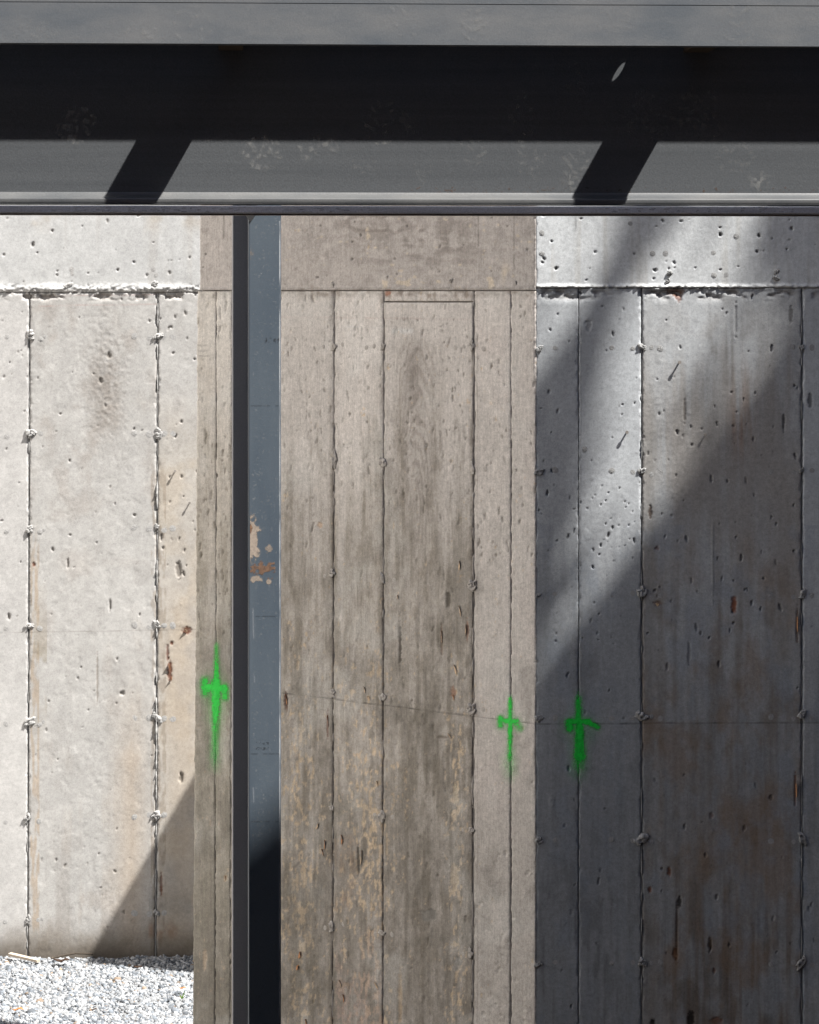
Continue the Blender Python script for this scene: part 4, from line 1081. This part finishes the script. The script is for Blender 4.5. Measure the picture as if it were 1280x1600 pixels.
block('screening_terrace', 'brick terrace added unseen at the far left to cut low sky light', (-15, 3), (0, -1), 15, 8, 12, M_brick, 3, 4)  # added out of view to block low sky light from the left
M_white = concrete_plain('white_stucco', (.82, .785, .74), .05, 3)
block('white_fill_house', 'white stucco house added unseen at the left to bounce sunlight', (-3.0, 15.25), (-.26, -.966), 9.0, 8, 18, M_white, 4, 2)  # added out of view as a bounce surface that brightens the oblique wall

# tree in the yard of the brick house: its limbs break up the sunlight on the right wall
def tree(name, label, base, limbs, clumps, seed):
    g_ = np.random.default_rng(seed)
    E = empty(name, tuple(base)); tag(E, label, 'tree')
    bark = concrete_plain('bark', (.07, .05, .035), .4, 14)
    def tube(nm, pts, rad):
        V = []; n_ = 9
        for i_, (p_, r_) in enumerate(zip(pts, rad)):
            ax = (Vector(pts[min(i_ + 1, len(pts) - 1)]) - Vector(pts[max(i_ - 1, 0)])).normalized(); t_ = ax.orthogonal().normalized(); b_ = ax.cross(t_)
            for k in range(n_):
                a = 6.2832 * k / n_; V.append(Vector(p_) + (t_ * math.cos(a) + b_ * math.sin(a)) * r_ * (1 + .08 * math.sin(3 * a + i_)))
        Fs = [(j * n_ + k, j * n_ + (k + 1) % n_, (j + 1) * n_ + (k + 1) % n_, (j + 1) * n_ + k) for j in range(len(pts) - 1) for k in range(n_)]
        return obj(nm, mkmesh(nm, V, Fs, bark, True), E)
    for nm, pts, rad in limbs: tube(nm, pts, rad)
    V = []; Fs = []
    for c_, r_, n_ in clumps:
        for _ in range(n_):
            n3_ = g_.normal(size=3) * .5; p_ = np.array(c_) + np.array([n3_[0] * r_[0], 0, n3_[2] * r_[2]]) + np.array(SV) * n3_[1] * r_[1]
            u = g_.normal(size=3); u /= np.linalg.norm(u); w_ = np.cross(u, g_.normal(size=3)); w_ /= np.linalg.norm(w_)
            L_ = g_.uniform(.06, .11); s_ = len(V)
            V += [p_ - u * L_, p_ + w_ * L_ * .45, p_ + u * L_, p_ - w_ * L_ * .45]; Fs.append((s_, s_ + 1, s_ + 2, s_ + 3))
    mf, nt_, b_, o2 = newmat('leaf_green'); b_.inputs['Base Color'].default_value = (.05, .09, .02, 1); b_.inputs['Roughness'].default_value = .6
    obj('crown', mkmesh('crown', np.array(V), np.array(Fs), mf), E)
def up(px, py, t): return Vector(PR.pt(np.array(float(px)), np.array(float(py)))) + SV * t
T0 = 10.5
q0, q1, q2, q3 = up(770, 1010, T0), up(858, 740, T0), up(925, 500, T0), up(1010, 320, T0)
base = Vector((q0.x - .12, q0.y, 0))
limbs = [('trunk', [base, base + Vector((.03, 0, 5)), q0 + Vector((-.05, 0, -2.5)), q0], [.30, .20, .12, .07]),
         ('limb', [q0, q1, q2, q3], [.07, .085, .065, .04]),
         ('limb', [q0 + Vector((0, 0, -1.2)), up(1080, 1150, T0), up(1280, 900, T0), up(1340, 480, T0)], [.12, .09, .06, .04])]
clumps = [(tuple(up(1290, 520, T0)), (.2, .5, .5), 200), (tuple(up(1275, 370, T0)), (.2, .4, .22), 120), (tuple(up(1130, 640, T0)), (.12, .4, .2), 18), 
          (tuple(up(858, 690, T0)), (.10, .4, .30), 90), (tuple(up(842, 830, T0)), (.10, .4, .3), 70), (tuple(up(1010, 320, T0)), (.10, .3, .15), 25),
          (tuple(up(1150, 1560, T0)), (.6, .5, .6), 900), (tuple(up(1450, 1300, T0)), (.7, .5, .7), 900)]
tree('broadleaf_tree', 'broadleaf tree outside the frame at the right', base, limbs, clumps, 5)
